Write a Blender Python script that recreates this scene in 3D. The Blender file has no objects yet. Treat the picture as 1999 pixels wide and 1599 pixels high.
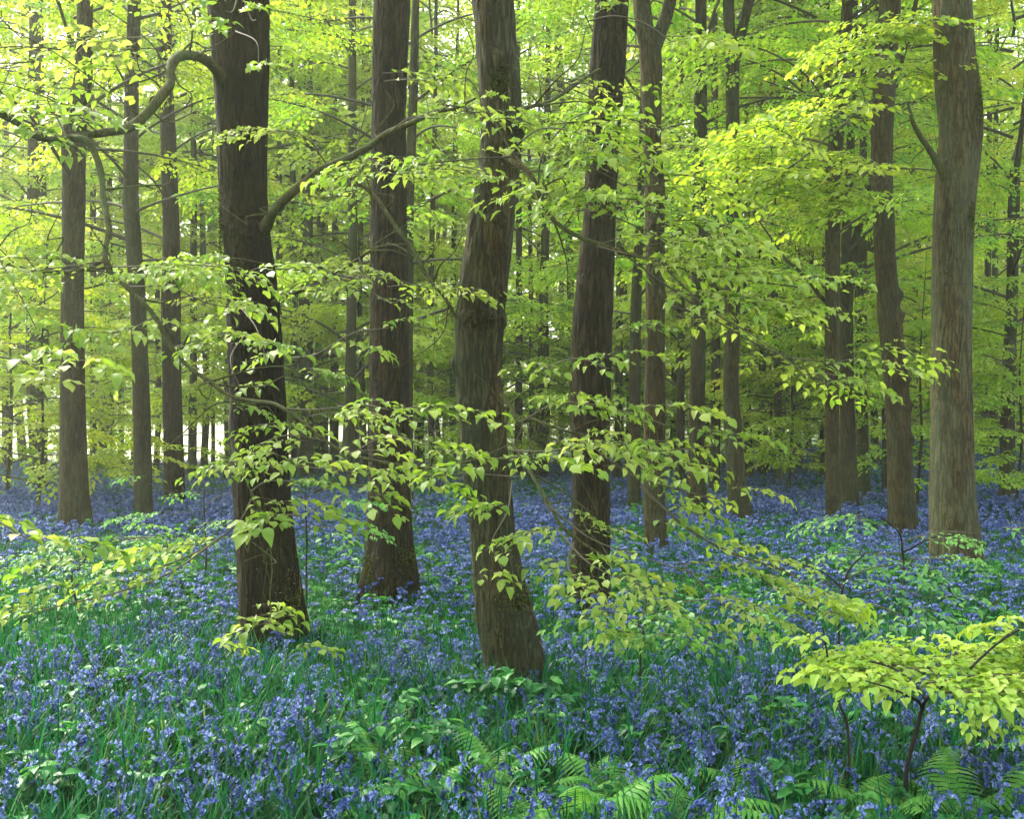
import bpy, math, random
import numpy as np
from mathutils import Vector

rng = np.random.default_rng(11)
PI = math.pi
SC = bpy.context.scene
COL = SC.collection

# ------------------------------------------------------------------ camera
F = 2144.0            # focal length in photo pixels (photo 1999 wide)
CAMH = 1.65
HZ = 850.0            # horizon row in the photo

def ground(x, y):
    x = np.asarray(x, float); y = np.asarray(y, float)
    r = np.sqrt(x * x + y * y)
    sx = np.clip((x - 3) / 22, 0, 1); sx = sx * sx * (3 - 2 * sx)
    sy = np.clip((y - 14) / 36, 0, 1); sy = sy * sy * (3 - 2 * sy)
    und = 0.05 * np.sin(0.55 * x + 0.4) * np.cos(0.43 * y) + 0.035 * np.sin(1.3 * x + 0.7 * y)
    return und * np.clip((r - 2) / 5, 0, 1) + 1.1 * sx * sy

def at(px, py, Y):
    return np.array([(px - 999.5) / F * Y, Y, CAMH - (py - HZ) / F * Y])

def depth(base_y, veg=0.27):
    return F * (CAMH - veg) / (base_y - HZ)

# ------------------------------------------------------------------ numpy noise
def _hash(i, j, k):
    n = i.astype(np.int64) * 374761393 + j.astype(np.int64) * 668265263 + k.astype(np.int64) * 2147483647 % 1274126177
    n = (n ^ (n >> 13)) * 1274126177
    n = n ^ (n >> 16)
    return (n & 0xffff) / 65535.0

def noise(x, y, z):
    x, y, z = np.broadcast_arrays(np.asarray(x, float), np.asarray(y, float), np.asarray(z, float))
    i = np.floor(x); j = np.floor(y); k = np.floor(z)
    u = x - i; v = y - j; w = z - k
    u = u * u * (3 - 2 * u); v = v * v * (3 - 2 * v); w = w * w * (3 - 2 * w)
    def h(a, b, c): return _hash(i + a, j + b, k + c)
    c00 = h(0,0,0) * (1-u) + h(1,0,0) * u; c10 = h(0,1,0) * (1-u) + h(1,1,0) * u
    c01 = h(0,0,1) * (1-u) + h(1,0,1) * u; c11 = h(0,1,1) * (1-u) + h(1,1,1) * u
    c0 = c00 * (1-v) + c10 * v; c1 = c01 * (1-v) + c11 * v
    return c0 * (1-w) + c1 * w

def nrm(v):
    return v / np.maximum(np.linalg.norm(v, axis=-1, keepdims=True), 1e-9)

# ------------------------------------------------------------------ mesh builder
class MB:
    """collects numpy geometry and links it as ONE mesh object"""
    def __init__(s):
        s.V = []; s.Q = []; s.T = []; s.qm = []; s.tm = []; s.qr = []; s.tr = []; s.n = 0
    def add(s, V, Q=None, T=None, mat=0, rnd=0.5):
        V = np.asarray(V, np.float32).reshape(-1, 3)
        if Q is not None and len(Q):
            Q = np.asarray(Q, np.int32) + s.n; s.Q.append(Q)
            s.qm.append(np.broadcast_to(np.asarray(mat, np.int32), (len(Q),)) if np.ndim(mat) == 0 else np.asarray(mat, np.int32))
            r = rnd if not isinstance(rnd, tuple) else rnd[0]
            s.qr.append(np.broadcast_to(np.asarray(r, np.float32), (len(Q),)))
        if T is not None and len(T):
            T = np.asarray(T, np.int32) + s.n; s.T.append(T)
            s.tm.append(np.broadcast_to(np.asarray(mat, np.int32), (len(T),)))
            r = rnd if not isinstance(rnd, tuple) else rnd[1]
            s.tr.append(np.broadcast_to(np.asarray(r, np.float32), (len(T),)))
        s.V.append(V); s.n += len(V)
    def arrays(s):
        cat = lambda L, d, w=None: np.concatenate(L) if L else np.zeros((0,) if w is None else (0, w), d)
        return dict(V=cat(s.V, np.float32, 3), Q=cat(s.Q, np.int32, 4), T=cat(s.T, np.int32, 3),
                    qm=cat(s.qm, np.int32), tm=cat(s.tm, np.int32), qr=cat(s.qr, np.float32), tr=cat(s.tr, np.float32))
    def inst(s, A, M, P, r=None, mix=0.45):
        """instance template arrays A with matrices M (n,3,3) at P (n,3)"""
        n = len(P)
        if n == 0: return
        nv = len(A['V'])
        V = np.einsum('nij,vj->nvi', M, A['V']) + P[:, None, :]
        off = (np.arange(n) * nv)[:, None, None]
        if r is None: r = rng.random(n)
        base = s.n
        if len(A['Q']):
            s.Q.append(((A['Q'][None] + off).reshape(-1, 4) + base).astype(np.int32))
            s.qm.append(np.tile(A['qm'], n)); s.qr.append(((1 - mix) * A['qr'][None] + mix * r[:, None]).reshape(-1).astype(np.float32))
        if len(A['T']):
            s.T.append(((A['T'][None] + off).reshape(-1, 3) + base).astype(np.int32))
            s.tm.append(np.tile(A['tm'], n)); s.tr.append(((1 - mix) * A['tr'][None] + mix * r[:, None]).reshape(-1).astype(np.float32))
        s.V.append(V.reshape(-1, 3).astype(np.float32)); s.n += n * nv
    def mesh(s, name, mats, smooth=True):
        a = s.arrays()
        me = bpy.data.meshes.new(name)
        nq, nt = len(a['Q']), len(a['T'])
        me.vertices.add(len(a['V'])); me.vertices.foreach_set('co', a['V'].ravel())
        me.loops.add(4 * nq + 3 * nt)
        me.loops.foreach_set('vertex_index', np.concatenate([a['Q'].ravel(), a['T'].ravel()]).astype(np.int32))
        me.polygons.add(nq + nt)
        me.polygons.foreach_set('loop_start', np.concatenate([np.arange(nq) * 4, 4 * nq + np.arange(nt) * 3]).astype(np.int32))
        me.polygons.foreach_set('material_index', np.concatenate([a['qm'], a['tm']]).astype(np.int32))
        if smooth: me.polygons.foreach_set('use_smooth', np.ones(nq + nt, bool))
        at_ = me.attributes.new('rnd', 'FLOAT', 'FACE')
        at_.data.foreach_set('value', np.concatenate([a['qr'], a['tr']]).astype(np.float32))
        for m in mats: me.materials.append(m)
        me.update(calc_edges=True)
        return me
    def build(s, name, mats, parent=None, loc=None, smooth=True):
        o = bpy.data.objects.new(name, s.mesh(name, mats, smooth)); COL.objects.link(o)
        if parent is not None: o.parent = parent
        if loc is not None: o.location = loc
        return o

def tag(o, label=None, cat=None, group=None, kind=None):
    if label: o['label'] = label
    if cat: o['category'] = cat
    if group: o['group'] = group
    if kind: o['kind'] = kind
    return o

def empty(name, loc, label=None, cat=None, group=None, rz=0):
    o = bpy.data.objects.new(name, None); COL.objects.link(o)
    o.location = [float(c) for c in loc]; o.rotation_euler = (0, 0, rz); o.empty_display_size = 0.3
    return tag(o, label, cat, group)

def copy_tree(o, parent=None):
    c = o.copy(); COL.objects.link(c)
    if parent is not None: c.parent = parent
    for ch in list(o.children): copy_tree(ch, c)
    return c

def smooth_poly(P, step):
    """Catmull-Rom resample of rows (any columns; first three are xyz)"""
    P = np.asarray(P, float)
    if len(P) < 3:
        n = max(2, int(np.linalg.norm(P[-1, :3] - P[0, :3]) / step) + 1)
        t = np.linspace(0, 1, n)[:, None]
        return P[0] * (1 - t) + P[-1] * t
    E = np.vstack([2 * P[0] - P[1], P, 2 * P[-1] - P[-2]])
    out = []
    for i in range(1, len(E) - 2):
        n = max(2, int(np.linalg.norm(E[i + 1, :3] - E[i, :3]) / step) + 1)
        t = np.linspace(0, 1, n, endpoint=False)[:, None]
        a, b, c, d = E[i - 1], E[i], E[i + 1], E[i + 2]
        out.append(0.5 * (2 * b + (c - a) * t + (2 * a - 5 * b + 4 * c - d) * t ** 2 + (3 * b - a - 3 * c + d) * t ** 3))
    out.append(P[-1:]); return np.vstack(out)

def tube(mb, P, R, k=5, mat=0, rnd=0.5, rough=0.0):
    P = np.asarray(P, float); R = np.broadcast_to(np.asarray(R, float), (len(P),))
    Tn = nrm(np.gradient(P, axis=0))
    ref = np.array([0, 0, 1.0]) if abs(Tn[0][2]) < 0.8 else np.array([1.0, 0, 0])
    u = nrm(np.cross(Tn[0], ref)); U = []
    for t in Tn:
        u = u - t * np.dot(u, t); u = u / max(np.linalg.norm(u), 1e-9); U.append(u)
    U = np.array(U); W = np.cross(Tn, U)
    a = np.arange(k) / k * 2 * PI
    ring = np.cos(a)[None, :, None] * U[:, None] + np.sin(a)[None, :, None] * W[:, None]
    rr = R[:, None, None]
    if rough:
        pv = P[:, None] + ring * rr
        nn = noise(pv[..., 0] * 18, pv[..., 1] * 18, pv[..., 2] * 18) + 0.6 * noise(pv[..., 0] * 6 + 9, pv[..., 1] * 6, pv[..., 2] * 6) - 0.8
        rr = rr * (1 + rough * nn[..., None])
    V = (P[:, None] + ring * rr).reshape(-1, 3)
    n = len(P)
    i = np.arange(n - 1)[:, None]; j = np.arange(k)[None]
    q = np.stack([i * k + j, i * k + (j + 1) % k, (i + 1) * k + (j + 1) % k, (i + 1) * k + j], -1).reshape(-1, 4)
    mb.add(V, q, mat=mat, rnd=rnd)

# ------------------------------------------------------------------ materials
def mat_new(name):
    m = bpy.data.materials.new(name); m.use_nodes = True
    nt = m.node_tree
    for n in list(nt.nodes): nt.nodes.remove(n)
    out = nt.nodes.new('ShaderNodeOutputMaterial')
    return m, nt, out

def N(nt, typ, **kw):
    n = nt.nodes.new(typ)
    for k, v in kw.items(): setattr(n, k, v)
    return n

def ramp(nt, fac, stops):
    r = N(nt, 'ShaderNodeValToRGB')
    el = r.color_ramp.elements
    while len(el) < len(stops): el.new(0.5)
    for e, (p, c) in zip(el, stops):
        e.position = p; e.color = (c[0], c[1], c[2], 1)
    nt.links.new(fac, r.inputs['Fac']); return r.outputs['Color']

def leaf_mat(name, stops, trans=0.5, tcol=(1.25, 1.2, 0.6), rough=0.45, spec=0.25, wide=0.0):
    m, nt, out = mat_new(name); L = nt.links.new
    a = N(nt, 'ShaderNodeAttribute', attribute_name='rnd')
    col = ramp(nt, a.outputs['Fac'], stops)
    if wide:
        tc = N(nt, 'ShaderNodeNewGeometry')
        nz = N(nt, 'ShaderNodeTexNoise'); nz.inputs['Scale'].default_value = wide; nz.inputs['Detail'].default_value = 2
        L(tc.outputs['Position'], nz.inputs['Vector'])
        hs = N(nt, 'ShaderNodeHueSaturation')
        mr = N(nt, 'ShaderNodeMapRange'); mr.inputs[1].default_value = 0.3; mr.inputs[2].default_value = 0.7
        mr.inputs[3].default_value = 0.7; mr.inputs[4].default_value = 1.2
        L(nz.outputs['Fac'], mr.inputs[0]); L(mr.outputs[0], hs.inputs['Value']); L(col, hs.inputs['Color']); col = hs.outputs['Color']
    if wide:
        oi = N(nt, 'ShaderNodeObjectInfo'); h2 = N(nt, 'ShaderNodeHueSaturation')
        m3 = N(nt, 'ShaderNodeMapRange'); m3.inputs[3].default_value = 0.500; m3.inputs[4].default_value = 0.545
        L(oi.outputs['Random'], m3.inputs[0]); L(m3.outputs[0], h2.inputs['Hue']); L(col, h2.inputs['Color']); col = h2.outputs['Color']
    p = N(nt, 'ShaderNodeBsdfPrincipled'); p.inputs['Roughness'].default_value = rough
    p.inputs['Specular IOR Level'].default_value = spec
    L(col, p.inputs['Base Color'])
    t = N(nt, 'ShaderNodeBsdfTranslucent')
    mx = N(nt, 'ShaderNodeMix', data_type='RGBA', blend_type='MULTIPLY'); mx.inputs[0].default_value = 1
    L(col, mx.inputs[6]); mx.inputs[7].default_value = (*tcol, 1); L(mx.outputs[2], t.inputs['Color'])
    ms = N(nt, 'ShaderNodeMixShader'); ms.inputs[0].default_value = trans
    L(p.outputs[0], ms.inputs[1]); L(t.outputs[0], ms.inputs[2]); L(ms.outputs[0], out.inputs['Surface'])
    return m

def bark_mat(name, dark, light, dim=1.0, moss=(0.05, 0.07, 0.012), moss_amt=0.3, algae=(0.12, 0.2, 0.15), algae_amt=0.2, scale=16.0, bump=0.6, warm=(0.16, 0.09, 0.05), warm_amt=0.2):
    m, nt, out = mat_new(name); L = nt.links.new
    tc = N(nt, 'ShaderNodeTexCoord')
    mp = N(nt, 'ShaderNodeMapping'); mp.inputs['Scale'].default_value = (1, 1, 0.16)
    L(tc.outputs['Object'], mp.inputs['Vector'])
    dn = N(nt, 'ShaderNodeTexNoise'); dn.inputs['Scale'].default_value = 9; dn.inputs['Detail'].default_value = 3
    L(mp.outputs[0], dn.inputs['Vector'])
    vm = N(nt, 'ShaderNodeVectorMath', operation='MULTIPLY_ADD'); vm.inputs[1].default_value = (0.09, 0.09, 0.09)
    L(dn.outputs['Color'], vm.inputs[0]); L(mp.outputs[0], vm.inputs[2])
    vo = N(nt, 'ShaderNodeTexVoronoi', feature='DISTANCE_TO_EDGE'); vo.inputs['Scale'].default_value = scale * 2.4
    L(vm.outputs[0], vo.inputs['Vector'])
    rv = N(nt, 'ShaderNodeMapRange'); rv.inputs[1].default_value = 0.0; rv.inputs[2].default_value = 0.2
    L(vo.outputs['Distance'], rv.inputs[0])
    mp3 = N(nt, 'ShaderNodeMapping'); mp3.inputs['Scale'].default_value = (1, 1, 0.14); L(tc.outputs['Object'], mp3.inputs['Vector'])
    fu = N(nt, 'ShaderNodeTexNoise'); fu.inputs['Scale'].default_value = scale * 1.2; fu.inputs['Detail'].default_value = 2; fu.inputs['Distortion'].default_value = 0.4
    L(mp3.outputs[0], fu.inputs['Vector'])
    fa = N(nt, 'ShaderNodeMath', operation='SUBTRACT'); fa.inputs[1].default_value = 0.5; L(fu.outputs['Fac'], fa.inputs[0])
    fb = N(nt, 'ShaderNodeMath', operation='ABSOLUTE'); L(fa.outputs[0], fb.inputs[0])
    fc = N(nt, 'ShaderNodeMapRange'); fc.inputs[1].default_value = 0.03; fc.inputs[2].default_value = 0.12; L(fb.outputs[0], fc.inputs[0])
    rid = N(nt, 'ShaderNodeMath', operation='MULTIPLY'); L(fc.outputs[0], rid.inputs[0])
    rq = N(nt, 'ShaderNodeMapRange'); rq.inputs[3].default_value = 0.45; L(rv.outputs[0], rq.inputs[0]); L(rq.outputs[0], rid.inputs[1])
    fn = N(nt, 'ShaderNodeTexNoise'); fn.inputs['Scale'].default_value = 60; fn.inputs['Detail'].default_value = 5; fn.inputs['Roughness'].default_value = 0.7
    mp2 = N(nt, 'ShaderNodeMapping'); mp2.inputs['Scale'].default_value = (1, 1, 0.4); L(tc.outputs['Object'], mp2.inputs['Vector']); L(mp2.outputs[0], fn.inputs['Vector'])
    add = N(nt, 'ShaderNodeMath', operation='MULTIPLY_ADD'); add.inputs[1].default_value = 0.55; L(fn.outputs['Fac'], add.inputs[0])
    mu = N(nt, 'ShaderNodeMath', operation='MULTIPLY'); mu.inputs[1].default_value = 0.6; L(rid.outputs[0], mu.inputs[0]); L(mu.outputs[0], add.inputs[2])
    col = ramp(nt, add.outputs[0], [(0.15, dark), (0.55, tuple(0.5 * (a + b) for a, b in zip(dark, light))), (0.95, light)])
    def layer(col, c, amt, sc, vec, lo=0.45, hi=0.65, z=0.35):
        nz = N(nt, 'ShaderNodeTexNoise'); nz.inputs['Scale'].default_value = sc; nz.inputs['Detail'].default_value = 5; nz.inputs['Roughness'].default_value = 0.65
        mpx = N(nt, 'ShaderNodeMapping'); mpx.inputs['Scale'].default_value = (1, 1, z); mpx.inputs['Location'].default_value = vec
        L(tc.outputs['Object'], mpx.inputs['Vector']); L(mpx.outputs[0], nz.inputs['Vector'])
        mr = N(nt, 'ShaderNodeMapRange'); mr.inputs[1].default_value = lo; mr.inputs[2].default_value = hi; mr.inputs[4].default_value = amt
        L(nz.outputs['Fac'], mr.inputs[0])
        mm = N(nt, 'ShaderNodeMath', operation='MULTIPLY'); L(mr.outputs[0], mm.inputs[0])
        m2 = N(nt, 'ShaderNodeMapRange'); m2.inputs[3].default_value = 0.35; L(add.outputs[0], m2.inputs[0]); L(m2.outputs[0], mm.inputs[1])
        mix = N(nt, 'ShaderNodeMix', data_type='RGBA'); L(mm.outputs[0], mix.inputs[0]); L(col, mix.inputs[6]); mix.inputs[7].default_value = (*c, 1)
        return mix.outputs[2]
    col = layer(col, warm, warm_amt, 2.3, (3, 1, 0))
    col = layer(col, algae, algae_amt, 3.1, (0, 7, 2), 0.42, 0.62, 0.25)
    col = layer(col, moss, moss_amt, 2.0, (9, 0, 5))
    col = layer(col, tuple(c * .5 for c in dark), 0.55, 1.1, (1, 4, 8), 0.56, 0.7, 9.0)
    p = N(nt, 'ShaderNodeBsdfPrincipled'); p.inputs['Roughness'].default_value = 0.9; p.inputs['Specular IOR Level'].default_value = 0.15
    dk = N(nt, 'ShaderNodeMix', data_type='RGBA', blend_type='MULTIPLY'); dk.inputs[0].default_value = 1; L(col, dk.inputs[6]); dk.inputs[7].default_value = (0.85 * dim, 0.83 * dim, 0.50 * dim, 1); L(dk.outputs[2], p.inputs['Base Color'])
    b = N(nt, 'ShaderNodeBump'); b.inputs['Strength'].default_value = bump; b.inputs['Distance'].default_value = 0.05
    L(add.outputs[0], b.inputs['Height']); L(b.outputs[0], p.inputs['Normal']); L(p.outputs[0], out.inputs['Surface'])
    return m

def plain_mat(name, stops, rough=0.8, trans=0.0, scale=12, spec=0.2):
    m, nt, out = mat_new(name); L = nt.links.new
    a = N(nt, 'ShaderNodeAttribute', attribute_name='rnd')
    tc = N(nt, 'ShaderNodeTexCoord'); nz = N(nt, 'ShaderNodeTexNoise'); nz.inputs['Scale'].default_value = scale; nz.inputs['Detail'].default_value = 3
    L(tc.outputs['Object'], nz.inputs['Vector'])
    ad = N(nt, 'ShaderNodeMath', operation='MULTIPLY_ADD'); ad.inputs[1].default_value = 0.6; L(nz.outputs['Fac'], ad.inputs[0])
    m5 = N(nt, 'ShaderNodeMath', operation='MULTIPLY_ADD'); m5.inputs[1].default_value = 0.6; m5.inputs[2].default_value = -0.1; L(a.outputs['Fac'], m5.inputs[0]); L(m5.outputs[0], ad.inputs[2])
    col = ramp(nt, ad.outputs[0], stops)
    p = N(nt, 'ShaderNodeBsdfPrincipled'); p.inputs['Roughness'].default_value = rough; p.inputs['Specular IOR Level'].default_value = spec
    L(col, p.inputs['Base Color'])
    if trans:
        t = N(nt, 'ShaderNodeBsdfTranslucent'); L(col, t.inputs['Color'])
        ms = N(nt, 'ShaderNodeMixShader'); ms.inputs[0].default_value = trans
        L(p.outputs[0], ms.inputs[1]); L(t.outputs[0], ms.inputs[2]); L(ms.outputs[0], out.inputs['Surface'])
    else: L(p.outputs[0], out.inputs['Surface'])
    return m

M = {}
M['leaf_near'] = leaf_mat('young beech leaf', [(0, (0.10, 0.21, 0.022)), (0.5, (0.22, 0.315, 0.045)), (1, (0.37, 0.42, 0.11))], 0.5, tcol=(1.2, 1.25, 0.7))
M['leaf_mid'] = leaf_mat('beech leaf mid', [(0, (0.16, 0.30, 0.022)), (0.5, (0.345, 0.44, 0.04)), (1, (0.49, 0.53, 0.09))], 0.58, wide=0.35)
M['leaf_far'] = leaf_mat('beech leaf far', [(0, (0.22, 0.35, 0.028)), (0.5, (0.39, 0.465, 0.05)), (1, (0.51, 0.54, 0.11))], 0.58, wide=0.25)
M['leaf_green'] = leaf_mat('fresh green leaf', [(0, (0.03, 0.12, 0.012)), (0.5, (0.08, 0.24, 0.03)), (1, (0.17, 0.36, 0.06))], 0.45, tcol=(1.2, 1.2, 0.7))
M['leaf_teal'] = leaf_mat('cool green leaf', [(0, (0.04, 0.18, 0.04)), (0.5, (0.1, 0.28, 0.06)), (1, (0.2, 0.38, 0.09))], 0.45, tcol=(1.1, 1.15, 0.8))
M['leaf_sap'] = leaf_mat('sapling leaf', [(0, (0.17, 0.34, 0.04)), (0.5, (0.32, 0.47, 0.06)), (1, (0.50, 0.58, 0.14))], 0.45)
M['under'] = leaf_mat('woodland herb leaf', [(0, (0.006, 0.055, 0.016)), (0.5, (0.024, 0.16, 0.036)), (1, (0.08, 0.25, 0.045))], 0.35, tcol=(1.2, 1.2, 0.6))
M['fern'] = leaf_mat('fern frond', [(0, (0.03, 0.17, 0.03)), (0.5, (0.09, 0.29, 0.045)), (1, (0.2, 0.4, 0.08))], 0.4, tcol=(1.2, 1.2, 0.7))
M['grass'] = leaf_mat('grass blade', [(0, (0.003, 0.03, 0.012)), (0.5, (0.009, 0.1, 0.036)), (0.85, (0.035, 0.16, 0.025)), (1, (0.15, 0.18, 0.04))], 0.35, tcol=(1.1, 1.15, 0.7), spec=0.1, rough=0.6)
M['petal'] = leaf_mat('bluebell petal', [(0, (0.022, 0.038, 0.15)), (0.5, (0.06, 0.105, 0.32)), (1, (0.27, 0.35, 0.64))], 0.35, tcol=(1.0, 1.0, 1.0), rough=0.5)
M['stem'] = leaf_mat('bluebell stem', [(0, (0.005, 0.045, 0.016)), (1, (0.02, 0.11, 0.035))], 0.25)
M['twig'] = plain_mat('twig bark', [(0.1, (0.035, 0.03, 0.018)), (0.8, (0.11, 0.1, 0.06))])
M['twig_far'] = plain_mat('far twig bark', [(0.1, (0.03, 0.028, 0.016)), (0.8, (0.08, 0.075, 0.045))])
M['stemdark'] = plain_mat('dark wet stem', [(0.1, (0.008, 0.007, 0.005)), (0.8, (0.03, 0.024, 0.018))])
M['bough'] = bark_mat('bough bark', (0.03, 0.026, 0.012), (0.10, 0.095, 0.05), moss_amt=0.35, algae_amt=0.45, scale=40, bump=0.3)
M['bark_moss'] = bark_mat('mossy dark bark', dim=0.48, dark=(0.004, 0.003, 0.0012), light=(0.05, 0.037, 0.014), moss=(0.075, 0.068, 0.008), moss_amt=0.9, algae=(0.045, 0.055, 0.025), algae_amt=0.25, scale=18, bump=0.8)
M['bark_brown'] = bark_mat('brown furrowed bark', dim=0.65, dark=(0.004, 0.003, 0.002), light=(0.085, 0.064, 0.034), moss=(0.035, 0.038, 0.007), moss_amt=0.4, algae=(0.05, 0.07, 0.04), algae_amt=0.3, scale=17, bump=0.9)
M['bark_grey'] = bark_mat('grey brown plated bark', dim=0.85, dark=(0.010, 0.008, 0.005), light=(0.115, 0.088, 0.055), moss=(0.04, 0.045, 0.01), moss_amt=0.25, algae=(0.07, 0.13, 0.105), algae_amt=0.45, scale=19, bump=0.8)
M['bark_teal'] = bark_mat('lichened bark', dim=0.9, dark=(0.014, 0.011, 0.007), light=(0.15, 0.125, 0.08), moss=(0.07, 0.08, 0.02), moss_amt=0.15, algae=(0.10, 0.145, 0.125), algae_amt=0.7, scale=19, bump=0.7, warm=(0.16, 0.085, 0.045), warm_amt=0.45)
M['bark_warm'] = bark_mat('warm brown bark', dim=0.85, dark=(0.008, 0.006, 0.003), light=(0.095, 0.068, 0.036), moss_amt=0.2, algae_amt=0.25, scale=20, bump=0.7, warm=(0.13, 0.07, 0.03), warm_amt=0.35)
M['bark_dark'] = bark_mat('dark bark', (0.006, 0.005, 0.003), (0.055, 0.047, 0.028), moss_amt=0.4, algae=(0.06, 0.09, 0.06), algae_amt=0.35, scale=20, bump=0.5)
M['bark_far'] = bark_mat('far bark', dim=0.75, dark=(0.01, 0.009, 0.004), light=(0.075, 0.066, 0.032), moss=(0.06, 0.075, 0.02), moss_amt=0.35, algae_amt=0.35, scale=18, bump=0.3)
M['moss'] = plain_mat('moss', [(0.1, (0.03, 0.035, 0.006)), (0.5, (0.06, 0.07, 0.012)), (0.9, (0.11, 0.12, 0.02))], scale=40, rough=1)

# ground materials
def ground_mat():
    m, nt, out = mat_new('woodland soil'); L = nt.links.new
    g = N(nt, 'ShaderNodeNewGeometry')
    n1 = N(nt, 'ShaderNodeTexNoise'); n1.inputs['Scale'].default_value = 1.1; n1.inputs['Detail'].default_value = 6
    n2 = N(nt, 'ShaderNodeTexNoise'); n2.inputs['Scale'].default_value = 24; n2.inputs['Detail'].default_value = 4
    L(g.outputs['Position'], n1.inputs['Vector']); L(g.outputs['Position'], n2.inputs['Vector'])
    a = N(nt, 'ShaderNodeMath', operation='MULTIPLY_ADD'); a.inputs[1].default_value = 0.5; L(n2.outputs['Fac'], a.inputs[0])
    b = N(nt, 'ShaderNodeMath', operation='MULTIPLY'); b.inputs[1].default_value = 0.5; L(n1.outputs['Fac'], b.inputs[0]); L(b.outputs[0], a.inputs[2])
    col = ramp(nt, a.outputs[0], [(0.3, (0.012, 0.02, 0.008)), (0.5, (0.03, 0.06, 0.02)), (0.62, (0.05, 0.09, 0.03)), (0.75, (0.06, 0.045, 0.025))])
    p = N(nt, 'ShaderNodeBsdfPrincipled'); p.inputs['Roughness'].default_value = 1; p.inputs['Specular IOR Level'].default_value = 0.1
    L(col, p.inputs['Base Color'])
    bm = N(nt, 'ShaderNodeBump'); bm.inputs['Strength'].default_value = 0.7; bm.inputs['Distance'].default_value = 0.05; L(n2.outputs['Fac'], bm.inputs['Height']); L(bm.outputs[0], p.inputs['Normal'])
    L(p.outputs[0], out.inputs['Surface']); return m
def field_mat():
    m, nt, out = mat_new('meadow'); L = nt.links.new
    g = N(nt, 'ShaderNodeNewGeometry')
    n1 = N(nt, 'ShaderNodeTexNoise'); n1.inputs['Scale'].default_value = 0.15; n1.inputs['Detail'].default_value = 7
    L(g.outputs['Position'], n1.inputs['Vector'])
    col = ramp(nt, n1.outputs['Fac'], [(0.3, (0.36, 0.40, 0.18)), (0.7, (0.55, 0.56, 0.34))])
    p = N(nt, 'ShaderNodeBsdfPrincipled'); p.inputs['Roughness'].default_value = 0.9
    L(col, p.inputs['Base Color']); L(p.outputs[0], out.inputs['Surface']); return m

# ------------------------------------------------------------------ leaf and spray templates
def leaf_near_T(v=0):
    t = np.array([0, .3, .6, .85, 1.0]); mid = np.stack([t, 0 * t, 0.06 * np.sin(t * PI) - 0.14 * t * t], 1)
    ts = np.array([.12, .33, .62, .86]); w = np.array([.15, .30, .255, .105])
    cu, fo, wv, asy = [(.14, .10, 0, 1), (.34, .2, .03, .9), (-.06, .04, .04, 1.1), (.22, .3, .0, .85)][v]
    mid[:, 2] += (0.14 - cu) * t * t
    wob = wv * np.array([1, -1, 1, -1])
    sl = np.stack([ts, w, fo * w / .33 + 0.05 * np.sin(ts * PI) - cu * ts ** 2 + wob], 1)
    sr = np.stack([ts, -w * asy, fo * w / .33 + 0.05 * np.sin(ts * PI) - cu * ts ** 2 - wob], 1)
    V = np.vstack([mid, sl, sr])
    Q = []; T = []
    for s, o in ((1, 5), (-1, 9)):
        q = [(0, o, o + 1, 1), (1, o + 1, o + 2, 2), (2, o + 2, o + 3, 3)]
        tr = (3, o + 3, 4)
        if s > 0: Q += [tuple(reversed(x)) for x in q]; T.append(tuple(reversed(tr)))
        else: Q += q; T.append(tr)
    return V, np.array(Q), np.array(T)

def leaf_far_T():
    V = np.array([[0, 0, 0], [.35, .33, .1], [.75, .24, .02], [1, 0, -.1], [.75, -.24, .02], [.35, -.33, .1]])
    return V, np.array([(0, 3, 2, 1), (0, 5, 4, 3)]), np.zeros((0, 3), int)

def put_leaves(mb, tpl, P, D, U, L, rnd, mat=0):
    V, Q, T = tpl
    P = np.asarray(P); n = len(P)
    D = nrm(np.asarray(D)); U = np.asarray(U); U = nrm(U - D * (U * D).sum(1, keepdims=True)); S = np.cross(U, D)
    Mx = np.stack([D, S, U], 2) * np.asarray(L)[:, None, None]
    W = (np.einsum('nij,vj->nvi', Mx, V) + P[:, None]).reshape(-1, 3)
    o = (np.arange(n) * len(V))[:, None, None]
    mb.add(W, (Q[None] + o).reshape(-1, 4), (T[None] + o).reshape(-1, 3) if len(T) else None, mat=mat,
           rnd=(np.repeat(rnd, len(Q)), np.repeat(rnd, len(T))) if len(T) else np.repeat(rnd, len(Q)))

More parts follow.
